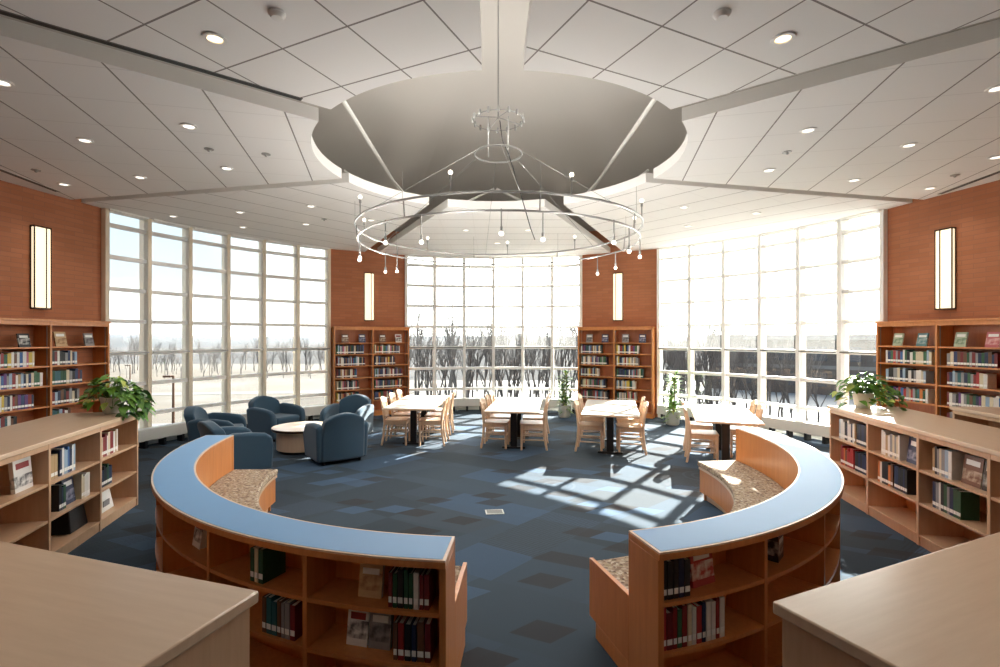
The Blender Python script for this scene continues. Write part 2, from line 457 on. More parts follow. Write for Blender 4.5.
# ---------------------------------------------------------------- ceiling clouds
def poly_pts():
    return inner
def ray_hit(c, d, poly):
    best = None
    for i in range(len(poly)):
        a = Vector(poly[i]); b = Vector(poly[(i+1)%len(poly)]); e = b-a
        den = d.x*e.y-d.y*e.x
        if abs(den) < 1e-9: continue
        w = a-c; t = (w.x*e.y-w.y*e.x)/den; u = (w.x*d.y-w.y*d.x)/den
        if t > 0 and -1e-6 <= u <= 1+1e-6 and (best is None or t < best): best = t
    return best
def cloud(az0, az1, o0, o1, cross, azm):
    """panel between slot azimuths az0 < az1; o0/o1 = edge offsets from the slot centre lines; built in its own frame"""
    r0 = 2.15; c = Vector((CX, CY))
    out_poly = grow(inner, .10)
    def edge(az, off, sgn):
        d = Vector((sin(R(az)), cos(R(az)))); n = Vector((cos(R(az)), -sin(R(az))))*sgn
        s = c+n*off
        tin = math.sqrt(r0*r0-off*off); tout = ray_hit(s, d, out_poly)
        return s+d*tin, s+d*tout
    a_in, a_out = edge(az0, o0, 1); b_in, b_out = edge(az1, o1, -1)
    def azof(p): return math.degrees(math.atan2(p.x-c.x, p.y-c.y))
    def unw(a, ref):
        while a < ref-180: a += 360
        while a > ref+180: a -= 360
        return a
    A0, B0 = unw(azof(a_in), azm), unw(azof(b_in), azm); A1, B1 = unw(azof(a_out), azm), unw(azof(b_out), azm)
    pts = []
    n = 20
    for i in range(n+1):
        a = A0+(B0-A0)*i/n; pts.append(Vector(pol(a, r0)))
    pts.append(b_out)
    vts = sorted([(unw(azof(Vector(p)), azm), p) for p in out_poly if A1+.3 < unw(azof(Vector(p)), azm) < B1-.3], reverse=True)
    for a, p in vts: pts.append(Vector(p))
    pts.append(a_out)
    rot = R(-azm); inv = Matrix.Rotation(-rot, 2)
    loc = [inv@(p-c) for p in pts]
    o = MB().prism([(p.x, p.y) for p in loc], 0, .13).build('ceiling', 'ceiling_tile')
    o.data.materials.append(M['white_paint'])
    for f in o.data.polygons:
        if abs(f.normal.z) < .5: f.material_index = 1
    o.location = (CX, CY, ZC); o.rotation_euler = (0,0,rot)
    o['cross_joint'] = float(cross); o['joint_offset'] = .40 if azm < 0 else .21
    return struct(o)
S = .16
cloud(-25.7, 25.7, S, S, .08, 0)
# the side slots sit slightly back of the radial line
cloud(25.7, 77.1, S, .25, .10, 51.4)
cloud(-77.1, -25.7, .25, S, .10, -51.4)
cloud(77.1, 128.6, -.08, S, .16, 102.9)
cloud(-128.6, -77.1, S, -.08, .16, -102.9)
cloud(128.6, 180, S, S+.005, 1.0, 154.3)
cloud(-180, -128.6, S+.005, S, 1.0, -154.3)
# steel members seen above the clouds
def beam(name, p, q, r, mat='white_steel'):
    return struct(MB().tube([p, q], r, 8).build(name, mat, None, smooth=True))
for sx in (-1, 1):
    beam('roof_beam', (CX+sx*1.80, 4.2, 4.66), (CX+sx*1.80, 10.3, 4.66), .028)
    beam('roof_beam', (CX+sx*1.80, 8.6, 4.66), (CX+sx*1.45, 9.3, 4.30), .018)
    beam('roof_beam', (CX+sx*2.5, 8.2, 4.66), (CX+sx*1.9, 9.1, 4.30), .018)
beam('roof_beam', (CX-.02, 9.3, 4.68), (CX-.75, 9.3, 4.32), .022)
beam('roof_beam', (CX+.02, 9.3, 4.68), (CX+.75, 9.3, 4.32), .022)

def ceil_at(x, y):
    d = (ZC-HC)*F/(337-y); return ((x-490)*d/F, d)
# ---------------------------------------------------------------- recessed lights
DL = [(215,38,1),(189,126,0),(85,140,0),(2,82,0),(227,168,0),(140,177,0),(64,184,0),(173,216,0),(240,212,0),(311,206,0),(243,227,0),(306,224,0),
      (371,220,0),(783,38,1),(808,130,0),(997,88,0),(909,145,0),(769,170,0),(854,180,0),(996,157,0),(930,188,0),(684,207,0),(756,213,0),(688,226,0),
      (466,230,0),(528,230,0),(497,243,0)]
words_pos = {0:'large warm one over near left ceiling panel'}
def dl_label(i, x, y, big):
    if big: return 'large warm glowing downlight in the near %s ceiling panel' % ('left' if x < 500 else 'right')
    near = {(189,126):'below the left diagonal slot, nearest the dome', (85,140):'in left panel midway to the brick wall', (2,82):'at the left picture edge near the diagonal slot',
     (227,168):'in left panel just before the window panel joint', (140,177):'in left panel, second from the window panel joint', (64,184):'in left panel beside the left brick wall',
     (173,216):'over the left end of the left curved window', (240,212):'in left window panel, back row, left one', (311,206):'in left window panel, back row, right one',
     (243,227):'near the glass over the middle of left window', (306,224):'near the glass over the right part of left window', (371,220):'beside the slot to the left middle brick pier',
     (808,130):'below the right diagonal slot, nearest the dome', (997,88):'at the right picture edge near the diagonal slot', (909,145):'in right panel midway to the brick wall',
     (769,170):'in right panel just before the window panel joint', (854,180):'in right panel, second from the window panel joint', (996,157):'at the right picture edge by the brick wall',
     (930,188):'in right panel beside the right brick wall', (684,207):'in right window panel, back row, left one', (756,213):'in right window panel, back row, right one',
     (688,226):'near the glass at left end of right window', (466,230):'in middle window panel, left of the pair', (528,230):'in middle window panel, right of the pair',
     (497,243):'in middle window panel, single one nearest the glass'}[(x, y)]
    return 'small white downlight ' + near
for i, (x, y, big) in enumerate(DL):
    px, py = ceil_at(x, y)
    o = empty('ceiling_light', (px, py, ZC)); r = .066
    tag(o, dl_label(i, x, y, big), 'ceiling light', 'recessed ceiling downlights')
    MB().lathe([(r+.012, -.001), (r+.012, -.010), (r-.012, -.012), (r-.016, -.001)], 20).build('trim_ring', 'white_paint', o, smooth=True)
    MB().lathe([(r-.018, -.001), (r-.018, -.005), (.001, -.008)], 20).build('lens', 'lens_warm' if big else 'lens_glow', o)
# a few more in the part of the room behind the camera
for px, py in ((-4,0),(-1.5,-1.5),(1.5,-1.5),(4,0),(-5,-4),(0,-4.5),(5,-4)):
    o = empty('ceiling_light', (px, py, ZC)); r = .066
    tag(o, 'white downlight over the part of room behind the front desks', 'ceiling light', 'downlights behind the viewer')
    MB().lathe([(r+.012, -.001), (r+.012, -.010), (r-.012, -.012), (r-.016, -.001)], 20).build('trim_ring', 'white_paint', o, smooth=True)
    MB().lathe([(r-.018, -.001), (r-.018, -.005), (.001, -.008)], 20).build('lens', 'lens_glow', o)
for i, (x, y) in enumerate([(277,13),(722,13)]):
    px, py = ceil_at(x, y)
    o = MB().lathe([(.055,0),(.055,-.012),(.035,-.035),(.001,-.038)], 20).build('smoke_detector', 'white_paint', None, smooth=True); o.location = (px, py, ZC)
    tag(o, 'round white smoke detector on near %s ceiling panel' % ('left' if i == 0 else 'right'), 'smoke detector')
for i, (x, y, w) in enumerate([(266,154,'left panel near the dome'),(209,149,'left panel beside the downlight'),(36,170,'left panel by the brick wall'),(787,152,'right panel near the dome'),(955,175,'right panel by the brick wall'),(324,219,'left window panel near the glass')]):
    px, py = ceil_at(x, y)
    o = MB().lathe([(.05,0),(.05,-.006),(.02,-.012),(.012,-.03),(.001,-.031)], 16).build('ceiling_sprinkler', 'steel', None, smooth=True); o.location = (px, py, ZC)
    tag(o, 'small metal sprinkler head in the ' + w, 'sprinkler', 'ceiling sprinkler heads')
# long dark air slots beside the brick walls
for side, (p, q) in (('left', (ceil_at(58,191.5), ceil_at(-30,158))), ('right', (ceil_at(939,194), ceil_at(1030,160)))):
    v = Vector(q)-Vector(p)
    o = B(0, v.length, -.04, .04, -.006, 0).build('ceiling_air_slot', 'white_steel'); o.location = (p[0], p[1], ZC); o.rotation_euler = (0,0,math.atan2(v.y, v.x))
    tag(o, 'long dark linear air slot in ceiling beside %s brick wall' % side, 'air vent')
    B(.01, v.length-.01, -.030, -.004, -.0075, -.006).build('slot_opening', 'black_metal', o)
    B(.01, v.length-.01, .004, .030, -.0075, -.006).build('slot_opening', 'black_metal', o)

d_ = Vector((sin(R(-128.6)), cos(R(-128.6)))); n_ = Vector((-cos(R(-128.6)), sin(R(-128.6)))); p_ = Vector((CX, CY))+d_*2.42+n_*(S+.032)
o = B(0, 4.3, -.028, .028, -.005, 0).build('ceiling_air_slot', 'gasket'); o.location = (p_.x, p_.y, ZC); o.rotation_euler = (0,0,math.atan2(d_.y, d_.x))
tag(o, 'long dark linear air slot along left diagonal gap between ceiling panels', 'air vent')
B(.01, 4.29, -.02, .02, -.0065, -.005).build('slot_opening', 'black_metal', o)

# ---------------------------------------------------------------- wall sconces
def on_wall(x, p, q):   # the point where pixel column x meets the wall p-q
    k = (x-490)/F; dx, dy = q[0]-p[0], q[1]-p[1]
    t = (k*p[1]-p[0])/(dx-k*dy); return (p[0]+dx*t, p[1]+dy*t)
def sconce(x, p, q, label, flip):
    pt = on_wall(x, p, q); pv, qv = Vector(p), Vector(q); d = qv-pv
    n = Vector((d.y, -d.x))
    if n.dot(pv+qv-2*Vector((CX,4.0))) < 0: d = -d
    o = empty('wall_sconce', (pt[0], pt[1], 2.32), math.atan2(d.y, d.x)); tag(o, label, 'wall light', 'tall wall sconces on the brick')
    h = 1.19; w = .115
    B(-w, w, .0, .02, 0, h).build('back_plate', 'bronze', o, bevel=.003)
    B(-w+.004, w-.004, .02, .085, .02, h-.02).build('diffuser', 'sconce_glow', o, bevel=.01)
    B(-w, w, .02, .092, 0, .02).build('end_cap', 'bronze', o); B(-w, w, .02, .092, h-.02, h).build('end_cap', 'bronze', o)
    s = .045*flip
    B(s-.006, s+.006, .085, .094, 0, h).build('front_bar', 'bronze', o)
    for sx in (-1, 1): B(sx*w-.004, sx*w+.004, .074, .092, 0, h).build('side_rail', 'bronze', o)
sconce(38, SL[0], SL[1], 'tall glowing wall sconce on the left brick wall', -1)
sconce(948, SR[0], SR[1], 'tall glowing wall sconce on the right brick wall', 1)
sconce(368.5, WL1, WC0, 'tall glowing sconce on brick pier left of middle window', -1)
sconce(618.5, WC1, WR0, 'tall glowing sconce on brick pier right of middle window', 1)

# ---------------------------------------------------------------- pendant with ring tracks
def chandelier():
    o = empty('ring_pendant', (CX, CY, 0))
    tag(o, 'large ring pendant of two thin metal tracks with small globe lamps, hung by wires', 'pendant light')
    def circ(r, z, n=64, a0=0, a1=360): return [(r*cos(R(a0+(a1-a0)*i/n)), r*sin(R(a0+(a1-a0)*i/n)), z) for i in range(n if a1-a0 == 360 else n+1)]
    MB().tube(circ(1.69, 3.205), .012, 8, True).build('ring_track', 'steel', o, smooth=True)
    MB().tube(circ(1.66, 3.045), .010, 8, True).build('ring_track', 'steel', o, smooth=True)
    MB().tube(circ(1.5, 2.93, 40, 40, 135), .008, 6).build('ring_track', 'white_steel', o, smooth=True)
    MB().tube([(0,0,4.58),(0,0,6.34)], .009, 6).build('stem', 'steel', o)
    hub = MB().tube(circ(.29, 4.15, 32), .012, 6, True).build('hub_ring', 'steel', o, smooth=True)
    top = MB().tube(circ(.30, 4.56, 32), .006, 6, True)
    for k in range(4):
        a = PI/2*k+.4; top.tube([(.30*cos(a),.30*sin(a),4.56),(0,0,4.60)], .006, 5)
    top.build('hub_ring', 'steel', o, smooth=True)
    for k in range(16):
        a = 2*PI*k/16
        b = MB().lathe([(.012,4.53),(.016,4.56),(.012,4.60)], 8, None, .31*cos(a), .31*sin(a)).build('knob', 'steel', o, smooth=True)
    for k in range(4):
        a = PI/2*k+PI/4
        MB().tube([(.17*cos(a),.17*sin(a),4.56),(.17*cos(a),.17*sin(a),4.16)], .006, 6).build('hub_post', 'steel', o)
    for k in range(6):
        a = PI/3*k+PI/6+.1
        MB().tube([(.29*cos(a),.29*sin(a),4.15),(1.67*cos(a),1.67*sin(a),3.21)], .0028, 5).build('suspension_wire', 'steel', o)
    MB().tube([(.02,0,4.56),(.05,-.05,4.3),(.12,-.05,4.15),(.25,-.1,3.7),(.38,-.2,3.2),(.42,-.3,3.05)], .006, 6).build('power_cord', 'black_metal', o, smooth=True)
    random.seed(3)
    for k in range(8):
        a = R(k*45+12)
        MB().tube([(1.675*cos(a),1.675*sin(a),3.21),(1.66*cos(a),1.66*sin(a),3.04)], .008, 6).build('spacer', 'steel', o)
        MB().tube([(1.69*cos(a),1.69*sin(a),3.21),(1.69*cos(a),1.69*sin(a),3.48)], .0022, 5).build('suspension_wire', 'steel', o)
    for k in range(26):
        a = R(k*360/26+5+random.uniform(-4,4)); kind = k%3
        if kind == 0: r, z0, z1 = 1.69, 3.21, 3.33     # upright on upper track
        elif kind == 1: r, z0, z1 = 1.66, 3.04, 2.90
        else: r, z0, z1 = 1.64, 3.04, 2.86
        x, y = r*cos(a), r*sin(a); up = 1 if z1 > z0 else -1
        st = MB().tube([(x,y,z0-up*.02),(x,y,z1)], .007, 6)
        st.lathe([(.013,min(z1,z1+up*.04)),(.013,max(z1,z1+up*.04))], 8, None, x, y)
        s = st.build('lamp_stem', 'steel', o)
        zc = z1+up*.062
        pr = [(max(.0008,.021*sin(PI*i/8)), zc-.021*cos(PI*i/8)) for i in range(9)]
        MB().lathe(pr, 12, None, x, y).build('globe', 'lamp_glow', s, smooth=True)
chandelier()

# ---------------------------------------------------------------- books
PAL = {'black':(.012,.012,.015),'dark blue':(.02,.04,.12),'navy':(.012,.022,.07),'blue':(.04,.12,.32),'red':(.40,.03,.03),'maroon':(.17,.015,.02),
 'dark green':(.015,.08,.035),'green':(.04,.13,.06),'teal':(.02,.11,.13),'white':(.72,.70,.66),'cream':(.62,.54,.38),'grey':(.25,.25,.26),
 'tan':(.45,.30,.15),'brown':(.14,.06,.03),'orange':(.55,.17,.03),'yellow':(.62,.45,.07),'purple':(.12,.04,.18),'pink':(.50,.13,.22),'pale blue':(.30,.42,.55),'dark red':(.25,.02,.02)}
for k, c in PAL.items(): plain('book '+k, c, .42, var=.12, vs=30)
def mat_cover(name, base, ink, sc):
    m, nt, b = newmat(name)
    v = coords(nt, scale=(sc,sc,sc)); n = noise(nt, v, 1.0, 2)
    sp = nn(nt, 'ShaderNodeSeparateXYZ'); tc = nn(nt, 'ShaderNodeTexCoord'); nt.links.new(tc.outputs['Object'], sp.inputs[0])
    zz = mth(nt, 'MULTIPLY', mth(nt, 'GREATER_THAN', sp.outputs[2], .035), mth(nt, 'LESS_THAN', sp.outputs[2], .125))
    sx_ = nn(nt, 'ShaderNodeMapRange'); nt.links.new(n, sx_.inputs[0]); sx_.inputs[1].default_value = .38; sx_.inputs[2].default_value = .62
    blk = mth(nt, 'MULTIPLY', zz, sx_.outputs[0])
    nt.links.new(mixc(nt, blk, base, ink), b.inputs['Base Color']); b.inputs['Roughness'].default_value = .35
for nm, a, c in (('white', (.75,.73,.7), (.10,.10,.11)), ('tan', (.55,.38,.2), (.30,.16,.07)), ('black', (.02,.02,.025), (.5,.5,.48)), ('red', (.42,.05,.05), (.75,.7,.65)),
                 ('green', (.42,.50,.36), (.16,.25,.16)), ('teal', (.10,.24,.26), (.35,.45,.45)), ('pink', (.52,.14,.16), (.7,.42,.4)), ('grey', (.28,.27,.27), (.08,.07,.08)), ('dark blue', (.03,.04,.1), (.3,.3,.4)), ('brown', (.18,.08,.05), (.5,.4,.3))):
    mat_cover('cover '+nm, a, c, 22)
ORD = ['first','second','third','fourth','fifth','sixth','seventh','eighth','ninth','tenth','eleventh','twelfth','thirteenth','fourteenth','fifteenth','sixteenth','seventeenth','eighteenth','nineteenth','twentieth','twenty-first','twenty-second','twenty-third','twenty-fourth','twenty-fifth']
NB = [0]
def book(loc, rz, th, h, dp, color, label, group, lean=0, stripe=True, coverback=0):
    """upright book; origin at the spine's foot; local x = thickness, +y = into the shelf"""
    o = MB()
    t = min(.003, th*.16)
    o.box(0, t, 0, dp, 0, h).box(th-t, th, 0, dp, 0, h).box(t, th-t, 0, t, 0, h)
    ob = o.build('book', 'book '+color); ob.location = loc; ob.rotation_euler = (0, lean, rz)
    tag(ob, label, 'book', group)
    B(t, th-t, t, dp-.004, .003, h-.004).build('pages', 'paper', ob)
    if stripe: B(.001, th-.001, -.0008, 0, .025, .055).build('spine_label', 'label_white', ob)
    NB[0] += 1
    return ob
def face_book(loc, rz, w, h, th, color, label, tilt=-.2, group=None):
    """book displayed with its cover to the room; origin at the foot, local x = width, +y into shelf"""
    ob = B(-w/2, w/2, 0, .003, 0, h).box(-w/2, w/2, th-.003, th, 0, h).box(-w/2, -w/2+.003, .003, th-.003, 0, h).build('book', 'cover '+color)
    ob.location = loc; ob.rotation_euler = (tilt, 0, rz); tag(ob, label, 'book', group)
    B(-w/2+.003, w/2-.003, .003, th-.003, .003, h-.003).build('pages', 'paper', ob)
    B(-w*.36, w*.36, -.001, 0, h*.68, h*.86).build('title_panel', 'label_white' if color != 'white' else 'book dark red', ob)
    NB[0] += 1
    return ob
def row(base, u, n, z, x0, x1, hs, pal, where, group, maxth=.045, minth=.018, dp=.16, stripe=True, seed=0, limit=None):
    """books side by side; base = left end of the shelf front, u = unit vector to the right, n = unit vector out of the shelf"""
    rnd = random.Random(seed); x = x0; k = 0
    rz = math.atan2(u.y, u.x); out = []
    while True:
        th = rnd.uniform(minth, maxth); h = rnd.uniform(*hs)
        if x+th > x1 or k >= len(ORD): break
        c = rnd.choice(pal); p = base+u*x
        out.append((p, th, h, c, k)); x += th+rnd.uniform(.0008, .003); k += 1
    for p, th, h, c, k in out:
        last = k == len(out)-1 and k > 3
        lab = '%s book, %s from left %s' % (c, ORD[k], where)
        book((p.x, p.y, z), rz, th, h, rnd.uniform(dp*.85, dp), c, lab, group, stripe=stripe)
    return len(out)
MIX = ['black','dark blue','navy','blue','red','maroon','dark green','green','teal','white','cream','grey','tan','brown','purple','pale blue','white','cream','dark red','orange','yellow','pink','grey','white']
DARK = ['black','dark blue','navy','maroon','dark green','grey','brown','white','teal','black','navy','cream','pale blue']
LIGHT = ['white','cream','grey','white','pale blue','cream','black','navy','white','tan']
WARM = ['red','maroon','brown','orange','tan','black','cream','dark red','white']

# ---------------------------------------------------------------- tall double bookcases
SH = [.36, .64, .92, 1.21, 1.49, 1.76]
def tall_bookcase(p, q, label, mat='cherry'):
    """p = left front corner, q = right front corner seen from the room"""
    p = Vector(p); q = Vector(q); d = q-p; L = d.length; a = math.atan2(d.y, d.x)
    o = empty('bookcase', (p.x, p.y, 0), a); tag(o, label, 'bookcase', 'tall double bookcases')
    D = .30; H = 2.17; t = .03
    for x in (0, L/2-t/2, L-t): B(x, x+t, 0, D, 0, H-.03).build('side_panel' if x != L/2-t/2 else 'divider', mat, o, bevel=.002)
    B(t, L/2-t/2, D-.012, D, .09, H-.03).build('back_panel', 'cherry_dark', o); B(L/2+t/2, L-t, D-.012, D, .09, H-.03).build('back_panel', 'cherry_dark', o)
    B(-.008, L+.008, -.012, D, H-.03, H).build('top', mat, o, bevel=.003)
    B(t, L/2-t/2, .004, .024, H-.085, H-.03).build('cornice', mat, o); B(L/2+t/2, L-t, .004, .024, H-.085, H-.03).build('cornice', mat, o)
    for x0, x1 in ((t, L/2-t/2), (L/2+t/2, L-t)):
        B(x0, x1, .012, .03, 0, .085).build('plinth', mat, o)
        for z in [.085]+SH: B(x0+.001, x1-.001, .008, D-.013, z, z+.022).build('shelf', mat, o, bevel=.001)
        for x in (x0+.004, x1-.010):
            for y in (.04,): B(x, x+.006, y, y+.012, .12, H-.09).build('shelf_standard', 'steel', o)
    u = d.normalized(); n = Vector((d.y, -d.x)).normalized()
    return p, u, n, L
wl = (Vector(SL[1])-Vector(SL[0])).normalized()
nl = Vector((-wl.y, wl.x)); nl = nl if nl.x > 0 else -nl
pR = Vector((-6.10, 8.02)); pL = pR+wl*1.84
BC_L = tall_bookcase(pL, pR, 'tall double cherry bookcase against the left brick wall')
wr = (Vector(SR[1])-Vector(SR[0])).normalized()
qL = Vector((6.27, 8.12)); qR = qL+wr*1.84
BC_R = tall_bookcase(qL, qR, 'tall double cherry bookcase against the right brick wall')
def pier_bc(p, q, x0, x1, label):
    p = Vector(p); q = Vector(q); u = (q-p).normalized(); n = Vector((u.y, -u.x))
    return tall_bookcase(p+u*x0+n*.305, p+u*x1+n*.305, label)
PL = (Vector(WC0)-Vector(WL1)).length; PR = (Vector(WR0)-Vector(WC1)).length
BC_ML = pier_bc(WL1, WC0, .04, PL+.02, 'tall double cherry bookcase on pier left of the middle window')
BC_MR = pier_bc(WC1, WR0, -.02, PR-.06, 'tall double cherry bookcase on pier right of the middle window')

def side_rows(bc, sname, specs, seed):
    p, u, n, L = bc; base = p-n*.035
    for bay, row_i, x0, x1, pal in specs:
        bx = .03 if bay == 0 else L/2+.015
        bw = L/2-.045
        z = SH[row_i]+.022
        rname = {4:'second', 3:'third', 2:'fourth', 1:'fifth'}[row_i]
        where = 'on %s shelf, %s bay, %s wall bookcase' % (rname, 'left' if bay == 0 else 'right', sname)
        row(base, u, n, z, bx+bw*x0, bx+bw*x1, (.175,.215), pal, where, 'books on the %s wall bookcase' % sname, seed=seed+row_i*7+bay, minth=.026, maxth=.046)
side_rows(BC_L, 'left', [(0,4,.05,.80,MIX),(0,3,.05,.92,MIX),(0,2,.05,.80,MIX),(0,1,.15,.55,DARK),(1,4,.03,.48,DARK),(1,3,.03,.55,DARK),(1,2,.03,.50,DARK),(1,1,.03,.35,DARK)], 11)
side_rows(BC_R, 'right', [(0,4,.12,.93,LIGHT+MIX[:8]),(0,3,.12,.85,LIGHT),(0,2,.15,.86,MIX),(1,4,.12,.85,DARK),(1,3,.12,.72,MIX),(1,2,.12,.92,MIX),(1,1,.12,.5,DARK)], 57)
def disp(bc, bay, fx, w, h, color, label, tilt=-.22, yaw=0):
    p, u, n, L = bc; bx = .03 if bay == 0 else L/2+.015; bw = L/2-.045
    q = p+u*(bx+bw*fx)-n*.06
    face_book((q.x, q.y, SH[5]+.0225), math.atan2(u.y, u.x)+yaw, w, h, .02, color, label, tilt)
disp(BC_L, 0, .20, .15, .20, 'grey', 'dark display book with pale flowers, top shelf far left of left wall bookcase')
disp(BC_L, 0, .68, .15, .19, 'black', 'black and white display book on top shelf, left wall bookcase left bay')
disp(BC_L, 1, .22, .17, .22, 'tan', 'tan display book on top shelf of left wall bookcase right bay')
disp(BC_L, 1, .72, .15, .20, 'grey', 'grey display book at right end of left wall bookcase top shelf')
disp(BC_R, 0, .30, .15, .20, 'green', 'pale green display book at left end of right wall bookcase top shelf')
disp(BC_R, 0, .72, .15, .20, 'teal', 'teal display book on top shelf of right wall bookcase left bay')
disp(BC_R, 1, .28, .15, .21, 'green', 'green and grey display book, top shelf of right wall bookcase right bay')
disp(BC_R, 1, .72, .16, .21, 'pink', 'pinkish red display book on top shelf of right wall bookcase')
for bc, nm in ((BC_ML, 'left'), (BC_MR, 'right')):
    for bay in (0, 1):
        for j, (fx, c) in enumerate(((.28, 'brown' if nm == 'left' else 'grey'), (.74, 'white' if (nm == 'left' and bay) else 'dark blue'))):
            disp(bc, bay, fx, .16, .21, c, 'small display book, top shelf of %s pier bookcase, %s of its %s bay' % (nm, 'left' if j == 0 else 'right', 'left' if bay == 0 else 'right'))

# ---------------------------------------------------------------- low double-faced shelves
LZ = [.10, .395, .70]
def low_shelf(c0, ang, nun, label, uw=.80, depth=.76, oh=.02, sides=(0, 1)):
    """c0 = front corner on the floor, local x along the front face, local y = depth away from the front"""
    o = empty('low_bookshelf', (c0[0], c0[1], 0), ang); tag(o, label, 'bookshelf', 'low birch bookshelves')
    L = uw*nun; t = .03; H = 1.03
    B(-oh, L+oh, -oh, depth+oh, H, 1.07).build('top', 'birch_top', o, bevel=.006)
    B(t, L-t, depth/2-.01, depth/2+.01, .10, H).build('back_panel', 'birch', o)
    for k in range(nun+1):
        x = k*uw-t/2
        x = max(0, min(L-t, x))
        if k in (0, nun): B(x, x+t, 0, depth, 0, H).build('side_panel', 'birch', o, bevel=.002)
        else:
            B(x, x+t, 0, depth/2-.011, 0, H).build('divider', 'birch', o, bevel=.002); B(x, x+t, depth/2+.011, depth, 0, H).build('divider', 'birch', o, bevel=.002)
    for k in range(nun):
        x0 = max(t, k*uw+t/2)+.001; x1 = min(L-t, (k+1)*uw-t/2)-.001
        for s in (0, 1):
            ya, yb = (.004, depth/2-.012) if s == 0 else (depth/2+.012, depth-.004)
            for z in LZ: B(x0, x1, ya, yb, z-.022, z).build('shelf', 'birch', o, bevel=.001)
            yk = (.012, .03) if s == 0 else (depth-.03, depth-.012)
            B(x0, x1, yk[0], yk[1], 0, .077).build('plinth', 'birch', o)
            yr = (.002, .02) if s == 0 else (depth-.02, depth-.002)
            B(x0, x1, yr[0], yr[1], H-.045, H-.001).build('top_rail', 'birch', o)
    return o
# left: front face looks right; local x runs from far to near so that +y points away from the aisle
dl = (Vector((-3.49,3.39))-Vector((-4.03,5.73))).normalized()
dep = .76
# local frame for left shelf: x from near end to far end (u), depth to the left: y = rotate90(u)
ul = -dl
cornerL = Vector((-4.03,5.73))-ul*3.2
low_shelf((cornerL.x, cornerL.y), math.atan2(ul.y, ul.x), 4, 'long low birch bookshelf on the left with a potted plant on it')
dr = Vector((-.13,-.79)).normalized()
cornerR = Vector((4.21,6.20))
low_shelf((cornerR.x, cornerR.y), math.atan2(dr.y, dr.x), 4, 'long low birch bookshelf on the right with a potted plant on it')
low_shelf((5.66, 6.12), math.atan2(-.79, -.11), 3, 'low birch bookshelf behind the right one, near right wall bookcase')
# the two shelf ends nearest the camera
aL = math.atan2(.307, -.952)
low_shelf((-.80, 1.665), aL, 3, 'low birch bookshelf end nearest the camera on the left', uw=.85)
ar = math.atan2(-.40, -.917); ur = Vector((cos(ar), sin(ar)))
cR = Vector((.935, 1.60))-ur*2.55
low_shelf((cR.x, cR.y), ar, 3, 'low birch bookshelf end nearest the camera on the right', uw=.85)

def low_row(c, u, unit, lvl, f0, f1, hs, pal, where, seed, maxth=.04, minth=.022, stripe=True):
    n = Vector((u.y, -u.x)); x0 = unit*.80+.02
    row(c-n*.045, u, n, LZ[lvl]+.0005, x0+.76*f0, x0+.76*f1, hs, pal, where, 'books on the low birch shelves', seed=seed, maxth=maxth, minth=minth, stripe=stripe)
def low_face(c, u, unit, lvl, f, w, h, th, color, label, dy=.08, tilt=-.12, yaw=0):
    n = Vector((u.y, -u.x)); p = c-n*dy+u*(unit*.80+.02+.76*f)
    return face_book((p.x, p.y, LZ[lvl]+.0005), math.atan2(u.y, u.x)+yaw, w, h, th, color, label, tilt)
l = 'left low shelf'
low_row(cornerL, ul, 3, 2, .04, .55, (.20,.25), WARM, 'on top shelf, far unit '+l, 1)
low_row(cornerL, ul, 3, 1, .04, .42, (.17,.22), ['black','navy','black','dark green'], 'on middle shelf, far unit '+l, 2)
low_row(cornerL, ul, 2, 2, .04, .24, (.19,.22), ['tan','orange'], 'on top shelf, second unit '+l, 3, .05, .04)
low_row(cornerL, ul, 2, 2, .26, .58, (.20,.24), ['white','pale blue','white','blue','navy'], 'top shelf beside tan books, second unit '+l, 5)
low_row(cornerL, ul, 2, 1, .25, .42, (.19,.24), ['dark green','black','navy'], 'on middle shelf, second unit '+l, 6)
low_row(cornerL, ul, 2, 1, .70, .92, (.20,.23), ['white','cream','grey','white'], 'on middle shelf by right divider, second unit '+l, 8)
low_face(cornerL, ul, 2, 2, .66, .20, .27, .04, 'black', 'large black display book behind blue books in left low shelf', dy=.24)
low_face(cornerL, ul, 2, 1, .56, .17, .24, .05, 'dark blue', 'dark blue display book on middle shelf of left low shelf')
low_face(cornerL, ul, 1, 2, .80, .21, .26, .03, 'white', 'white display book with a dark red band in left low shelf', tilt=-.08)
def box_thing(name, c, u, unit, lvl, f, w, d, h, mat, label, cat):
    n = Vector((u.y, -u.x)); p = c-n*.09+u*(unit*.80+.02+.76*f)
    o = MB().add([(-w/2,0,0),(w/2,0,0),(w/2,d,0),(-w/2,d,0),(-w*.40,.03,h),(w*.40,.03,h),(w*.40,d-.03,h),(-w*.40,d-.03,h)],
        [(0,3,2,1),(4,5,6,7),(0,1,5,4),(1,2,6,5),(2,3,7,6),(3,0,4,7)]).build(name, mat, None, bevel=.01)
    o.location = (p.x, p.y, LZ[lvl]+.0005); o.rotation_euler = (0,0,math.atan2(u.y, u.x)); tag(o, label, cat); return o
b_ = box_thing('magazine_box', cornerL, ul, 3, 0, .36, .34, .20, .21, 'label_white', 'white box on bottom shelf, far end of left low shelf', 'box')
B(-.06,.06,-.0035,.002,.06,.12).build('front_label', 'book grey', b_)
b_ = box_thing('bag', cornerL, ul, 2, 0, .78, .30, .18, .24, 'black_metal', 'black bag on the bottom shelf of left low shelf', 'bag')
MB().tube([(-.05,.09,.23),(-.04,.09,.27),(.04,.09,.27),(.05,.09,.23)], .008, 6).build('handle', 'black_metal', b_)
l = 'right low shelf'
low_row(cornerR, dr, 0, 2, .15, .62, (.20,.24), LIGHT, 'on top shelf, far unit '+l, 21)
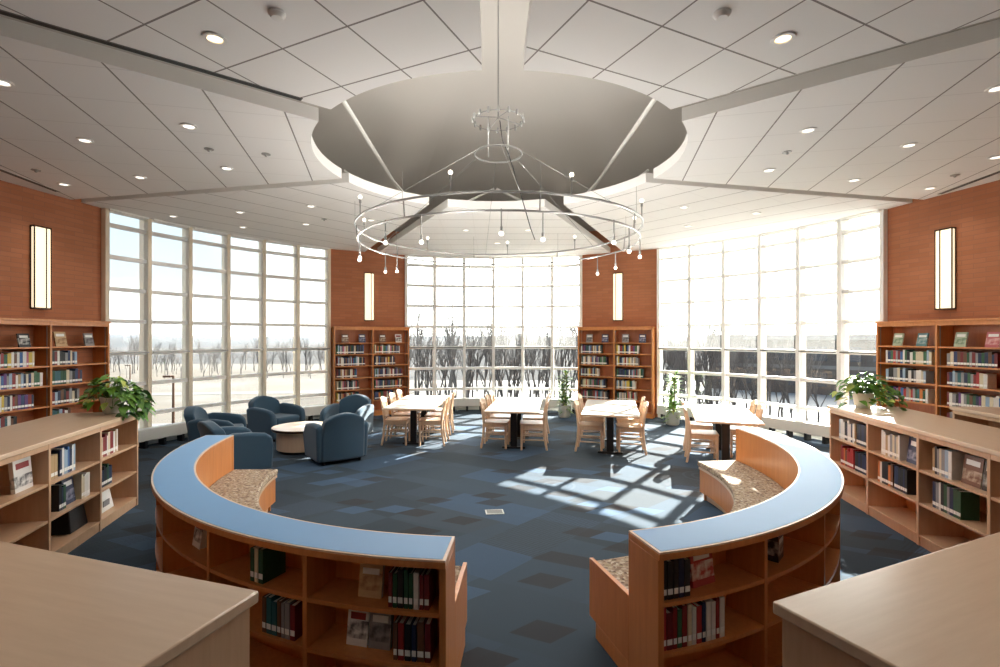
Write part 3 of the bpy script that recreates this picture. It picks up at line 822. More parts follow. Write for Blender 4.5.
low_row(cornerR, dr, 0, 2, .64, .94, (.23,.24), ['black','navy'], 'on top shelf by divider, far unit '+l, 22)
low_row(cornerR, dr, 0, 1, .20, .58, (.18,.23), ['dark red','orange','red','brown'], 'on middle shelf, far unit '+l, 23)
low_row(cornerR, dr, 0, 1, .60, .92, (.20,.22), ['black','navy'], 'on middle shelf by divider, far unit '+l, 24)
low_row(cornerR, dr, 1, 2, .20, .60, (.21,.25), LIGHT, 'on top shelf, second unit '+l, 25)
low_face(cornerR, dr, 1, 2, .80, .24, .25, .05, 'dark blue', 'large dark blue display book, top shelf of right low shelf')
low_row(cornerR, dr, 1, 1, .12, .46, (.21,.24), ['black','orange','brown','white','tan','black'], 'on middle shelf, second unit '+l, 26)
low_row(cornerR, dr, 1, 1, .48, .74, (.23,.24), ['black','navy','black'], 'middle shelf beside striped books, second unit '+l, 27)
low_row(cornerR, dr, 2, 2, .14, .48, (.22,.26), LIGHT, 'on top shelf, nearest visible unit '+l, 28)
low_face(cornerR, dr, 2, 2, .64, .20, .24, .06, 'brown', 'brown display book, top shelf of right low shelf')
low_face(cornerR, dr, 2, 2, .89, .15, .23, .03, 'black', 'black display book with pale panel, top shelf of right low shelf')
low_row(cornerR, dr, 2, 1, .14, .60, (.22,.25), ['black','dark green','black','grey','navy','white'], 'on middle shelf, nearest visible unit '+l, 29, .05)

# ---------------------------------------------------------------- curved shelf-and-bench units
RC = (.057, 5.59); RO = 3.17; RI = 2.885
RZ = [.045, .305, .565]; RT = .84
def ring_pt(phi, r): return Vector((RC[0]+r*sin(R(phi)), RC[1]-r*cos(R(phi))))
def curved_unit(a0, a1, label):
    o = empty('curved_bookshelf_bench', (0,0,0)); tag(o, label, 'curved bookshelf bench', 'curved bench units around the carpet')
    n = 40
    MB().arc(RC, RI, RO+.015, RT-.045, RT-.0125, a0, a1, n).build('edge_band', 'cherry', o, bevel=.003)
    MB().arc(RC, RI+.001, RO+.014, RT-.012, RT-.002, a0+.02, a1-.02, n).build('edge_nosing', 'maple', o)
    MB().arc(RC, RI+.014, RO+.001, RT-.0018, RT, a0+.3, a1-.3, n).build('top', 'laminate_blue', o)
    MB().arc(RC, RI+.004, RI+.03, .0, RT-.046, a0+.6, a1-.6, n).build('back_panel', 'cherry', o)
    N = 6; da = (a1-a0)/N; t = math.degrees(.013/RO)
    for k in range(1, N):
        a = a0+da*k; MB().arc(RC, RI+.031, RO-.01, 0, RT-.046, a-t, a+t, 1).build('divider', 'cherry', o)
    for k in range(N):
        b0 = a0+da*k+(t if k else .6)+.02; b1 = a0+da*(k+1)-(t if k < N-1 else .6)-.02
        for z in RZ: MB().arc(RC, RI+.032, RO-.012, z-.022, z, b0, b1, 8).build('shelf', 'cherry', o)
        MB().arc(RC, RO-.05, RO-.03, 0, RZ[0]-.023, b0, b1, 8).build('plinth', 'cherry_dark', o)
    # bench inside the curve
    s0 = 2.40
    e0, e1 = (.62 if abs(a0) < 40 else -.1), (.62 if abs(a1) < 40 else -.1)
    MB().arc(RC, s0, RI+.002, .40, .46, a0+e0, a1-e1, n).build('seat', 'seat_fabric', o, bevel=.015)
    MB().arc(RC, s0+.03, s0+.05, .10, .399, a0+.62, a1-.62, n).build('seat_front', 'cherry', o)
    MB().arc(RC, s0+.002, s0+.03, .375, .399, a0+.62, a1-.62, n).build('seat_rail', 'maple', o)
    MB().arc(RC, s0+.10, s0+.12, .0, .10, a0+.62, a1-.62, n).build('toe_kick', 'maple', o)
    MB().arc(RC, s0+.051, RI+.002, .10, .115, a0+.62, a1-.62, n).build('bench_floor', 'cherry_dark', o)
    te = .6
    for a, s in ((a0, 1), (a1, -1)):
        lo, hi = sorted((a, a+s*te))
        MB().arc(RC, RI, RO+.005, 0, RT-.046, lo, hi, 1).build('end_panel', 'cherry', o, bevel=.002)
        near = abs(a) < 40
        MB().arc(RC, s0-.01 if near else s0+.03, RI-.001, .10, .475 if near else .398, lo, hi, 1).arc(RC, s0+.08, RI-.001, 0, .099, lo, hi, 1).build('bench_end_panel', 'cherry', o, bevel=.002)
    return o
AL = (-88.6, -4.9); AR = (14.4, 97.0)
curved_unit(AL[0], AL[1], 'curved orange wood bookshelf with blue top and bench, left half')
curved_unit(AR[0], AR[1], 'curved orange wood bookshelf with blue top and bench, right half')
def ring_row(a0, da, unit, lvl, f0, f1, hs, pal, where, seed, th=(.018,.034), direction=1):
    """books fill the unit from fraction f0 to f1; left to right as seen from outside the ring (towards +phi)"""
    rnd = random.Random(seed); r = RO-.035
    aa = a0+da*unit+math.degrees(.05/RO); span = da-2*math.degrees(.05/RO)
    phi = aa+span*f0; end = aa+span*f1; k = 0; items = []
    while k < len(ORD):
        t = rnd.uniform(*th); dphi = math.degrees((t+.004)/ (RO-.2))
        if phi+dphi > end: break
        items.append((phi, t, rnd.uniform(*hs), rnd.choice(pal), k)); phi += dphi; k += 1
    for phi, t, h, c, k in items:
        mid = phi+math.degrees(t/2/RO); u = Vector((cos(R(mid)), sin(R(mid))))
        p = ring_pt(mid, r)-u*(t/2)
        book((p.x, p.y, RZ[lvl]+.0005), R(mid), t, h, rnd.uniform(.14,.16), c, '%s book, %s from left %s' % (c, ORD[k], where), 'books in the curved shelves')
def ring_face(phi, lvl, w, h, th, color, label, tilt=-.15, yaw=0, r=None):
    p = ring_pt(phi, (r or RO-.10)); return face_book((p.x, p.y, RZ[lvl]+.0005), R(phi)+yaw, w, h, th, color, label, tilt)
dL = (AL[1]-AL[0])/6; dR = (AR[1]-AR[0])/6
# left half, nearest unit is unit 5
ring_row(AL[0], dL, 5, 2, .62, .96, (.17,.20), ['dark green','black','green','maroon','white','dark green'], 'on top shelf, nearest unit of left curved shelf', 31)
ring_face(AL[0]+dL*5.43, 2, .13, .17, .03, 'tan', 'tan display book on top shelf of left curved shelf')
ring_row(AL[0], dL, 5, 1, .66, .98, (.18,.20), ['dark red','maroon','brown','teal','black','navy'], 'on middle shelf, nearest unit of left curved shelf', 32)
ring_face(AL[0]+dL*5.33, 1, .12, .19, .03, 'white', 'black and white display book, middle shelf of left curved shelf')
ring_face(AL[0]+dL*5.50, 1, .12, .19, .03, 'grey', 'grey display book beside the black and white one in curved shelf')
ring_row(AL[0], dL, 4, 2, .46, .64, (.17,.19), ['yellow','cream','dark green','teal'], 'on top shelf, second unit of left curved shelf', 33)
ring_row(AL[0], dL, 4, 1, .60, .97, (.18,.20), ['grey','brown','teal','teal','dark blue','maroon'], 'on middle shelf, second unit of left curved shelf', 34)
ring_face(AL[0]+dL*3.52, 2, .12, .17, .05, 'white', 'white and orange display book, third unit of left curved shelf')
# right half, nearest unit is unit 0
ring_row(AR[0], dR, 0, 2, .0, .28, (.19,.21), ['black','white','black','cream','navy'], 'on top shelf, nearest unit of right curved shelf', 35)
ring_face(AR[0]+dR*.50, 2, .17, .20, .04, 'red', 'red and white display book on top shelf of right curved shelf', yaw=.1)
ring_row(AR[0], dR, 0, 1, .0, .66, (.19,.22), ['white','green','maroon','cream','red','navy','dark red','white','cream'], 'on middle shelf, nearest unit of right curved shelf', 36)
ring_face(AR[0]+dR*1.42, 2, .13, .155, .10, 'black', 'thick black book lying open faced on right curved shelf', tilt=0, yaw=.25)

# far pier bookcases: their small distant books are one mass
def pier_books():
    rnd = random.Random(77); byc = {}
    for bc in (BC_ML, BC_MR):
        p, u, n, L = bc
        for bay in (0, 1):
            bx = .03 if bay == 0 else L/2+.015; bw = L/2-.045
            for ri in (5-1, 3, 2, 1, 0):
                x = bx+.04; end = bx+bw*rnd.choice([.55,.62,.75,.8])
                z = SH[ri]+.0225
                while x < end:
                    th = rnd.uniform(.024,.042); h = rnd.uniform(.18,.22)
                    c = rnd.choice(MIX+DARK)
                    q = p+u*x-n*.04; r = q+u*th
                    mat = Matrix.Translation((q.x, q.y, z)) @ Matrix.Rotation(math.atan2(u.y,u.x), 4, 'Z')
                    byc.setdefault(c, MB()).box(0, th-.001, 0, .15, 0, h, mat)
                    byc.setdefault('label', MB()).box(0, th-.001, -.001, 0, .03, .055, mat)
                    x += th
    return byc
def joined(byc, name):
    vs = []; fs = []; mi = []; mats = []
    for i, (c, mb) in enumerate(byc.items()):
        k = len(vs); vs += mb.v; fs += [tuple(a+k for a in f) for f in mb.f]; mi += [i]*len(mb.f); mats.append(M['label_white'] if c == 'label' else M['book '+c])
    me = bpy.data.meshes.new(name); me.from_pydata(vs, [], fs)
    for m in mats: me.materials.append(m)
    me.polygons.foreach_set('material_index', mi); me.update()
    o = bpy.data.objects.new(name, me); COL.objects.link(o); return o
tag(joined(pier_books(), 'distant_books'), 'rows of small distant books in both pier bookcases beside the middle window', 'books', kind='stuff')

# ---------------------------------------------------------------- reading tables
def table(cx, cy, rz, label, L=1.96, W=.90):
    o = empty('reading_table', (cx, cy, 0), rz); tag(o, label, 'table', 'reading tables in front of the windows')
    B(-W/2, W/2, -L/2, L/2, .674, .700).build('edge_band', 'maple', o, bevel=.004)
    B(-W/2+.012, W/2-.012, -L/2+.012, L/2-.012, .700, .7025).build('top', 'laminate_white', o)
    for s in (-1, 1):
        y = s*(L/2-.48)
        B(-.055, .055, y-.035, y+.035, .035, .66).build('leg', 'black_metal', o, bevel=.006)
        B(-.20, .20, y-.03, y+.03, .0, .035).build('foot', 'black_metal', o, bevel=.012)
        B(-.25, .25, y-.05, y+.05, .655, .674).build('top_bracket', 'black_metal', o)
    B(-.02, .02, -(L/2-.52), L/2-.52, .50, .58).build('stretcher', 'black_metal', o)
    return o
# ---------------------------------------------------------------- wooden chairs (front faces local -y)
def make_chair():
    o = empty('reading_chair')
    # seat
    s = MB(); s.prism([(-.20,-.22),(.20,-.22),(.21,-.05),(.185,.20),(-.185,.20),(-.21,-.05)], .425, .450)
    s.build('seat', 'maple', o, bevel=.008)
    B(-.175, .175, -.20, -.18, .365, .424).build('apron', 'maple', o); B(-.165, .165, .155, .175, .365, .424).build('apron', 'maple', o)
    for sx in (-1, 1):
        B(sx*.185-.011, sx*.185+.011, -.179, .165, .365, .424).build('apron', 'maple', o)
        MB().tube([(sx*.185,-.195,0),(sx*.185,-.192,.424)], [.017,.022], 8).build('leg', 'maple', o, smooth=True)
        # rear leg runs up into the curved back post
        MB().tube([(sx*.185,.235,0),(sx*.18,.195,.22),(sx*.178,.185,.42),(sx*.178,.205,.60),(sx*.178,.250,.80)], [.017,.021,.022,.020,.017], 8).build('leg', 'maple', o, smooth=True)
        MB().tube([(sx*.185,-.19,.17),(sx*.182,.20,.17)], .011, 6).build('stretcher', 'maple', o)
        MB().tube([(sx*.185,-.19,.27),(sx*.181,.19,.27)], .011, 6).build('stretcher', 'maple', o)
    MB().tube([(-.18,-.19,.21),(.18,-.19,.21)], .011, 6).build('stretcher', 'maple', o)
    # curved top rail
    tr = MB(); vs = []; fs = []; n = 10
    for i in range(n+1):
        x = -.205+.41*i/n; k = 1-(x/.205)**2; y = .225+.035*k; zt = .80+.045*k
        vs += [(x,y-.011,.735),(x,y+.011,.735),(x,y+.026,zt),(x,y+.006,zt)]
    for i in range(n):
        for j in range(4): fs.append((4*i+j, 4*i+(j+1)%4, 4*i+4+(j+1)%4, 4*i+4+j))
    fs += [(0,3,2,1),(4*n,4*n+1,4*n+2,4*n+3)]
    tr.add(vs, fs).build('top_rail', 'maple', o, bevel=.004)
    B(-.165, .165, .180, .200, .475, .515).build('back_rail', 'maple', o)
    for k in range(5):
        x = -.115+.0575*k; kk = 1-(x/.205)**2
        MB().add([(x-.011,.185,.51),(x+.011,.185,.51),(x+.011,.197,.51),(x-.011,.197,.51),(x-.013,.222+.03*kk,.745),(x+.013,.222+.03*kk,.745),(x+.013,.236+.03*kk,.745),(x-.013,.236+.03*kk,.745)],
            [(0,3,2,1),(4,5,6,7),(0,1,5,4),(1,2,6,5),(2,3,7,6),(3,0,4,7)]).build('back_slat', 'maple', o)
    return o
chair0 = make_chair(); index_children(); first = [True]
def place_chair(x, y, rz, label, group):
    c = chair0 if first[0] else copy_tree(chair0)
    first[0] = False
    c.location = (x, y, 0); c.rotation_euler = (0,0,rz); tag(c, label, 'chair', group)
TB = [(-1.34, 9.45, R(-3), 'leftmost', 'left reading table, nearest the armchairs', [-.42,.20,.80], [-.45,.15,.75], 'light wood table with white top nearest the armchairs'),
      (.48, 9.12, R(-8), 'second', 'middle reading table', [-.38,.22,.80], [-.42,.18,.76], 'light wood table with bright white top before middle window'),
      (2.10, 8.72, R(-14), 'third', 'partly shaded reading table', [-.30,.62], [-.30,.50], 'reading table with striped shade on top, before right pier'),
      (3.74, 8.06, R(-19), 'rightmost', 'reading table by the right window', [-.42,.40], [.12,.72], 'bright reading table beside the right curved window')]
for cx, cy, rz, nm, tn, lv, rv, lab in TB:
    table(cx, cy, rz, lab)
    ux = Vector((cos(rz), sin(rz))); vy = Vector((-sin(rz), cos(rz)))
    for side, vs_, sgn in (('left', lv, -1), ('right', rv, 1)):
        for i, v in enumerate(vs_):
            p = Vector((cx, cy))+ux*sgn*.45*(.72)+vy*v
            # chair seat is under the table; back faces outward
            place_chair(p.x, p.y, rz+(-PI/2 if sgn > 0 else PI/2)+random.uniform(-.05,.05)*1.5,
                'slat-backed light wood chair, %s along the %s side of %s' % (['nearest','second','third'][i], side, tn), 'slat-backed chairs at the reading tables')

# ---------------------------------------------------------------- armchairs and coffee table
def make_armchair():
    """front faces local -y"""
    o = empty('armchair')
    B(-.31, .31, -.33, .30, .06, .30).build('base', 'armchair_fabric', o, bevel=.03, seg=3)
    B(-.285, .285, -.37, .22, .30, .44).build('seat_cushion', 'armchair_fabric', o, bevel=.045, seg=4)
    for s in (-1, 1):
        # arm: side outline swept to a thickness; top slopes down towards the front
        prof = [(-.37,.05),(.34,.05),(.37,.60),(.20,.635),(-.05,.62),(-.26,.585),(-.36,.52),(-.385,.40)]
        vs = []; m = len(prof)
        for x, k in ((s*.295, 1), (s*.42, 1)):
            for y, z in prof: vs.append((x+(s*.02 if z > .45 else 0), y, z))
        fs = [tuple(range(m)), tuple(range(2*m-1, m-1, -1))]+[(i, m+i, m+(i+1)%m, (i+1)%m) for i in range(m)]
        MB().add(vs, fs).build('arm', 'armchair_fabric', o, bevel=.045, seg=4)
    # backrest: curved slab with a rounded top
    n = 12; vs = []; fs = []; rows_ = [(.06,0),(.45,.02),(.62,.05),(.74,.085),(.80,.10)]
    for face in (0, 1):
        for (z, lean) in rows_:
            for i in range(n+1):
                x = -.36+.72*i/n; k = 1-(x/.36)**2
                zz = z-(1-k)*.11*(z/.8)**3
                y = (.20 if face == 0 else .36)+.06*k+lean*(1 if face else .9)
                vs.append((x*(1 if z < .5 else 1-.10*(z-.5)/.3), y, zz))
    nr = len(rows_); off = nr*(n+1)
    for i in range(nr-1):
        for j in range(n):
            a = i*(n+1)+j
            fs += [(a, a+1, a+n+2, a+n+1), (off+a, off+a+n+1, off+a+n+2, off+a+1)]
        a = i*(n+1); fs += [(a, a+n+1, off+a+n+1, off+a)]; a += n; fs += [(a, off+a, off+a+n+1, a+n+1)]
    for j in range(n):
        fs += [(j, off+j, off+j+1, j+1)]; a = (nr-1)*(n+1)+j; fs += [(a, a+1, off+a+1, off+a)]
    MB().add(vs, fs).build('backrest', 'armchair_fabric', o, bevel=.04, seg=4)
    for sx in (-1, 1):
        for sy in (-1, 1): MB().lathe([(.022,0),(.028,.06)], 10, None, sx*.30, sy*.29).build('foot', 'black_metal', o)
    return o
CT = Vector((-3.18, 8.52))
arm0 = make_armchair(); index_children()
ACH = [(-4.54, 8.35, 'blue armchair at far left with its side to the curved window'), (-4.08, 9.55, 'blue armchair facing the viewer behind the round table'),
       (-2.74, 9.62, 'blue armchair at the right rear, by the pier bookcase'), (-2.42, 7.86, 'blue armchair nearest the reading tables with its back to us'),
       (-3.60, 7.12, 'blue armchair just behind the left curved bench')]
YAW = {0: .1, 1: .40, 2: .2, 3: -.22, 4: -.45}
for i, (x, y, lab) in enumerate(ACH):
    c = arm0 if i == 0 else copy_tree(arm0); c.scale = (.93,.93,.97)
    d = CT-Vector((x, y)); a = math.atan2(d.y, d.x)+PI/2+YAW[i]
    c.location = (x, y, 0); c.rotation_euler = (0,0,a); tag(c, lab, 'armchair', 'blue armchairs around the coffee table')
o = empty('coffee_table', (CT.x, CT.y, 0)); tag(o, 'round birch drum coffee table between the blue armchairs', 'coffee table')
MB().lathe([(.40,.0),(.40,.045)], 40).build('plinth', 'black_metal', o)
MB().lathe([(.425,.045),(.425,.36)], 48).build('drum', 'maple', o, smooth=True)
MB().lathe([(.50,.365),(.505,.375),(.505,.392),(.50,.40)], 48).build('edge_band', 'bronze', o, smooth=True)
MB().lathe([(.499,.36),(.499,.404)], 48).build('top', 'birch_top', o, smooth=True)
glare = B(-.11,.11,-.14,.14,0,.006).build('glare_sheet', 'book pale blue'); glare.location = (CT.x+.18, CT.y-.05, .4045); glare.rotation_euler = (0,0,.6)  # pale sheet modelled in place of the glare on the tabletop
B(-.10,.10,-.13,.02,.006,.0066).build('glare_inset', 'cover white', glare)
tag(glare, 'pale sheet standing in for glare on the round coffee table', 'glare_sheet')

# ---------------------------------------------------------------- plants
def leaf(mb, base, d, L, W, droop, roll=0, heart=False):
    d = Vector(d).normalized(); side = d.cross(Vector((0,0,1)))
    if side.length < .05: side = Vector((1,0,0))
    side.normalize(); up = side.cross(d).normalized()
    side = (side*cos(roll)+up*sin(roll)).normalized(); up = side.cross(d).normalized()
    prof = [(0,.05),(.12,.75 if heart else .45),(.35,1.0),(.65,.72),(.88,.30),(1.0,.02)]
    vs = []; fs = []
    for t, w in prof:
        c = Vector(base)+d*L*t-Vector((0,0,1))*droop*L*t*t
        vs += [tuple(c-side*W*w/2+up*W*w*.14), tuple(c), tuple(c+side*W*w/2+up*W*w*.14)]
    for i in range(len(prof)-1):
        k = 3*i; fs += [(k,k+1,k+4,k+3),(k+1,k+2,k+5,k+4)]
    mb.add(vs, fs)
def pothos(loc, label, seed, potmat, trail=1.0):
    rnd = random.Random(seed); o = empty('potted_pothos', loc); tag(o, label, 'potted plant')
    MB().lathe([(.07,0),(.085,.03),(.105,.15),(.112,.165),(.112,.18),(.098,.18),(.095,.155)], 28).build('pot', potmat, o, smooth=True)
    MB().lathe([(.094,.150),(.094,.165),(.001,.168)], 20).build('soil', 'soil', o)
    groups = {'leaf_green': MB(), 'leaf_dark': MB(), 'leaf_yellow': MB()}; st = MB()
    for k in range(170):
        a = rnd.uniform(0, 2*PI); rr = rnd.uniform(.02, .23)**1; z = .20+rnd.uniform(0,.20)*(1-(rr/.3)**2)+.02
        if k > 120:
            rr = rnd.uniform(.15,.31); z = rnd.uniform(.06,.20)
        p = (rr*cos(a), rr*sin(a)*.8, z)
        el = rnd.uniform(-.5,.5); d = (cos(a+rnd.uniform(-.7,.7)), sin(a+rnd.uniform(-.7,.7)), el)
        L = rnd.uniform(.07,.12)
        leaf(groups[rnd.choice(['leaf_green','leaf_green','leaf_dark','leaf_yellow' if rnd.random() < .5 else 'leaf_green'])], p, d, L, L*.72, rnd.uniform(.2,.6), rnd.uniform(-.5,.5), True)
        if k%3 == 0: st.tube([(.04*cos(a),.04*sin(a),.165),(rr*.6*cos(a), rr*.6*sin(a)*.8, max(z,.2)+.02), p], .0025, 4)
    # vines trailing over the end of the shelf
    for v in range(int(5*trail)):
        a = rnd.uniform(-.9, 1.0)+(0 if trail <= 1 else 0); pts = []
        for i in range(7):
            t = i/6; pts.append(((.10+.24*min(1,t*1.6))*cos(a), (.10+.24*min(1,t*1.6))*sin(a), .20+.05*sin(t*3)-.30*max(0,t-.4)))
        st.tube(pts, .003, 4)
        for i in range(2, 7):
            for q in range(2):
                a2 = a+rnd.uniform(-1.3,1.3); L = rnd.uniform(.08,.12)
                leaf(groups[rnd.choice(['leaf_green','leaf_dark'])], pts[i], (cos(a2), sin(a2), rnd.uniform(-.5,.2)), L, L*.75, .6, rnd.uniform(-.4,.4), True)
    for m, mb in groups.items(): mb.build('foliage', m, o, smooth=True)
    st.build('stem', 'leaf_dark', o)
    return o
pothos((-4.22, 5.58, 1.071), 'green trailing pothos in white pot on left low shelf', 5, 'pot_white', 1.6)
pothos((4.49, 6.02, 1.071), 'bright green pothos in white pot on right low shelf', 9, 'pot_white', .4)
def corn_plant(loc, label, seed):
    rnd = random.Random(seed); o = empty('potted_corn_plant', loc); tag(o, label, 'potted plant')
    MB().lathe([(.12,0),(.14,.03),(.155,.26),(.165,.27),(.165,.29),(.145,.29),(.143,.25)], 28).build('pot', 'pot_grey', o, smooth=True)
    MB().lathe([(.142,.245),(.142,.262),(.001,.265)], 20).build('soil', 'soil', o)
    g = MB(); y = MB()
    for cx, cy, h in ((-.03,0,.70),(.04,.02,1.05),(.0,-.04,.48)):
        MB().tube([(cx,cy,.26),(cx*1.2,cy*1.2,.26+h*.5),(cx*1.3,cy*1.3,h)], .013, 8).build('cane', 'cane', o, smooth=True)
        for k in range(80):
            a = rnd.uniform(0,2*PI); z = h-rnd.uniform(0,.42)+.02; e = rnd.uniform(.1,1.1)
            L = rnd.uniform(.20,.32)
            leaf(g if rnd.random() < .75 else y, (cx*1.3,cy*1.3,z), (cos(a),sin(a),e), L, .046, rnd.uniform(.15,.55))
    g.build('foliage', 'leaf_green', o, smooth=True); y.build('foliage', 'leaf_yellow', o, smooth=True)
corn_plant((1.79, 12.0, 0), 'tall green corn plant in grey pot left of right pier bookcase', 2)
corn_plant((4.0, 10.95, 0), 'tall green corn plant in grey pot right of right pier bookcase', 4)

# small floor box in the carpet
o = B(-.10,.10,-.07,.07,0,.006).build('floor_outlet', 'pot_grey', None, bevel=.002); o.location = (.05, 5.48, .0005); o.rotation_euler = (0,0,.1)
tag(o, 'small flat metal outlet cover in the middle of the carpet', 'floor outlet')
B(-.085,.085,-.055,.055,.006,.0075).build('lid', 'gasket', o)

# ---------------------------------------------------------------- outdoors
GZ = -4.6
def mat_ground():
    m, nt, b = newmat('winter_ground')
    tc = nn(nt, 'ShaderNodeTexCoord'); v = tc.outputs['Object']
    sp = nn(nt, 'ShaderNodeSeparateXYZ'); nt.links.new(v, sp.inputs[0])
    n = noise(nt, v, .05, 5, .6); n2 = noise(nt, v, 2.5, 4)
    c = ramp(nt, n, [(.40, (.044,.034,.022)), (.52, (.036,.029,.020)), (.62, (.056,.050,.043))])
    c = mixc(nt, mth(nt, 'MULTIPLY', n2, .3), c, (.034,.027,.019))
    # snow lies further to the right
    sx = mth(nt, 'MULTIPLY_ADD', sp.outputs[0], .05, .35)
    cl = nn(nt, 'ShaderNodeClamp'); nt.links.new(mth(nt, 'ADD', sx, mth(nt, 'MULTIPLY', n, .4)), cl.inputs[0])
    c = mixc(nt, cl.outputs[0], c, (.19,.185,.18))
    nt.links.new(c, b.inputs['Base Color']); b.inputs['Roughness'].default_value = .95
mat_ground()
struct(MB().add([(-700,-60,GZ),(700,-60,GZ),(700,900,GZ),(-700,900,GZ)], [(0,1,2,3)]).build('ground', 'winter_ground'))
def strip(name, pts, w, mat, z=.02):
    vs = []; fs = []
    for i, p in enumerate(pts):
        a = Vector(pts[max(i-1,0)]); b = Vector(pts[min(i+1,len(pts)-1)]); t = (b-a).normalized(); n = Vector((-t.y,t.x))*w/2
        vs += [(p[0]-n.x,p[1]-n.y,GZ+z),(p[0]+n.x,p[1]+n.y,GZ+z)]
    for i in range(len(pts)-1): fs.append((2*i,2*i+2,2*i+3,2*i+1))
    return struct(MB().add(vs, fs).build(name, mat))
strip('road', [(-70,30),(-35,33),(-12,37),(10,38),(40,34)], 5.5, 'asphalt')
strip('path', [(-90,58),(-45,56),(-15,60),(20,62)], 2.4, 'asphalt', .03)
strip('path', [(-22,18),(-14,24),(-8,30),(-5,37)], 1.6, 'asphalt', .035)
# wooded hills in the distance
def hill(name, x0, x1, y0, depth, h, seed, mat):
    rnd = random.Random(seed); nx, ny = 60, 8; vs = []; fs = []
    ph = [rnd.uniform(0, 6) for _ in range(5)]
    for j in range(ny+1):
        for i in range(nx+1):
            u = i/nx; v = j/ny; x = x0+(x1-x0)*u; y = y0+depth*v
            z = h*sin(PI*min(1, v*1.0))*(.75+.12*sin(u*7+ph[0])+.08*sin(u*17+ph[1])+.03*sin(u*41+ph[2])+rnd.uniform(-.012,.012))*min(1, 6*u, 6*(1-u))
            vs.append((x, y, GZ+z-.3))
    for j in range(ny):
        for i in range(nx): a = j*(nx+1)+i; fs.append((a,a+1,a+nx+2,a+nx+1))
    return struct(MB().add(vs, fs).build(name, mat, None, smooth=True))
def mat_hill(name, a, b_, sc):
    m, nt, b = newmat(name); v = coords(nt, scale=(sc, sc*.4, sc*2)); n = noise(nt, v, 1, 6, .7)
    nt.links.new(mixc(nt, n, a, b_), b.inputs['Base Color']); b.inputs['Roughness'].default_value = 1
mat_hill('hill_far', (.036,.046,.060), (.048,.057,.069), .02); mat_hill('hill_mid', (.024,.030,.037), (.040,.045,.050), .05); mat_hill('hill_near', (.014,.015,.017), (.038,.037,.037), .3)  # blue-grey horizon haze is put into the far hills' colour
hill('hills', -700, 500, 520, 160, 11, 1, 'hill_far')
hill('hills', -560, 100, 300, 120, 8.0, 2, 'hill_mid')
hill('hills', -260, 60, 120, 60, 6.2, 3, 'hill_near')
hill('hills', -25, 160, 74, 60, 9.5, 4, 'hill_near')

def tree_mesh(seed, H, mat, spread=.5, depth=5, name='bare_tree'):
    rnd = random.Random(seed); mb = MB(); cnt = [0]
    def grow_(p, d, L, r, lev):
        cnt[0] += 1
        q = p+d*L; m1 = p+d*L*.5+Vector((rnd.uniform(-1,1),rnd.uniform(-1,1),0))*L*.05
        mb.tube([p, m1, q], [r, r*.85, r*.65], 4 if lev > 1 else 6)
        if lev >= depth: return
        k = 3 if lev < 3 else 2
        for i in range(k):
            a = rnd.uniform(0, 2*PI); s = rnd.uniform(.25, .75)*spread*1.3
            nd = (d+Vector((cos(a)*s, sin(a)*s, rnd.uniform(.0,.3)))).normalized()
            st = p+d*L*(1 if i == 0 else rnd.uniform(.5,.95))
            grow_(st, nd, L*rnd.uniform(.62,.85), r*(.66 if i == 0 else .5), lev+1)
    grow_(Vector((0,0,-.3)), Vector((rnd.uniform(-.06,.06),rnd.uniform(-.06,.06),1)).normalized(), H*.26, H*.012, 0)
    return mb.build(name, mat)
protos = [tree_mesh(s, h, m, sp) for s, h, m, sp in ((1,11,'bark',.45),(2,12,'bark_pale',.40),(3,10,'bark',.55),(4,12.5,'bark_pale',.35),(5,9,'bark',.6))]
rnd = random.Random(5); used = set(); tcount = 0
def put_tree(pi, x, y, s, rz, lab, grp):
    p = protos[pi]
    if pi in used: o = p.copy(); COL.objects.link(o)
    else: o = p; used.add(pi)
    o.location = (x, y, GZ); o.rotation_euler = (0,0,rz); o.scale = (s,s,s*1.0)
    tag(o, lab, 'tree', grp)
for i in range(120):      # wood straight ahead and to the right
    k = i%3; x = -12+(i//3)*.95+rnd.uniform(-.6,.6)
    y = (43, 50, 58)[k]+rnd.uniform(-3,3); f = y/50
    x *= f
    if x/y > .72: continue
    lx = (x-43)*cos(R(38))-(y-52)*sin(R(38)); ly = (x-43)*sin(R(38))+(y-52)*cos(R(38))
    if -23 < lx < 23 and ly > -5: continue
    put_tree(rnd.randrange(5), x, y, rnd.uniform(.72,1.05), rnd.uniform(0,6), 'bare winter tree in the wood outside the middle and right windows', 'bare trees outside the middle and right windows')
for i in range(26):       # dark trunks closer to the building on the right
    y = 36+rnd.uniform(-2,3); x = y*(.37+.30*i/26)+rnd.uniform(-.4,.4)
    put_tree(rnd.randrange(5), x, y, rnd.uniform(.55,.8), rnd.uniform(0,6), 'bare winter tree in the wood outside the middle and right windows', 'bare trees outside the middle and right windows')
for i in range(150):      # belt of smaller trees beyond the field on the left
    x = -104+(i//3)*1.9+rnd.uniform(-1,1); y = 80+(i%3)*9+rnd.uniform(-4,4)
    put_tree(rnd.randrange(5), x, y, rnd.uniform(.42,.72), rnd.uniform(0,6), 'small bare tree beyond the tan field outside the left window', 'bare trees beyond the field outside the left window')
for i, pr in enumerate(protos):
    if i not in used: put_tree(i, -70+i*5, 96, .6, 0, 'small bare tree beyond the tan field outside the left window', 'bare trees beyond the field outside the left window')
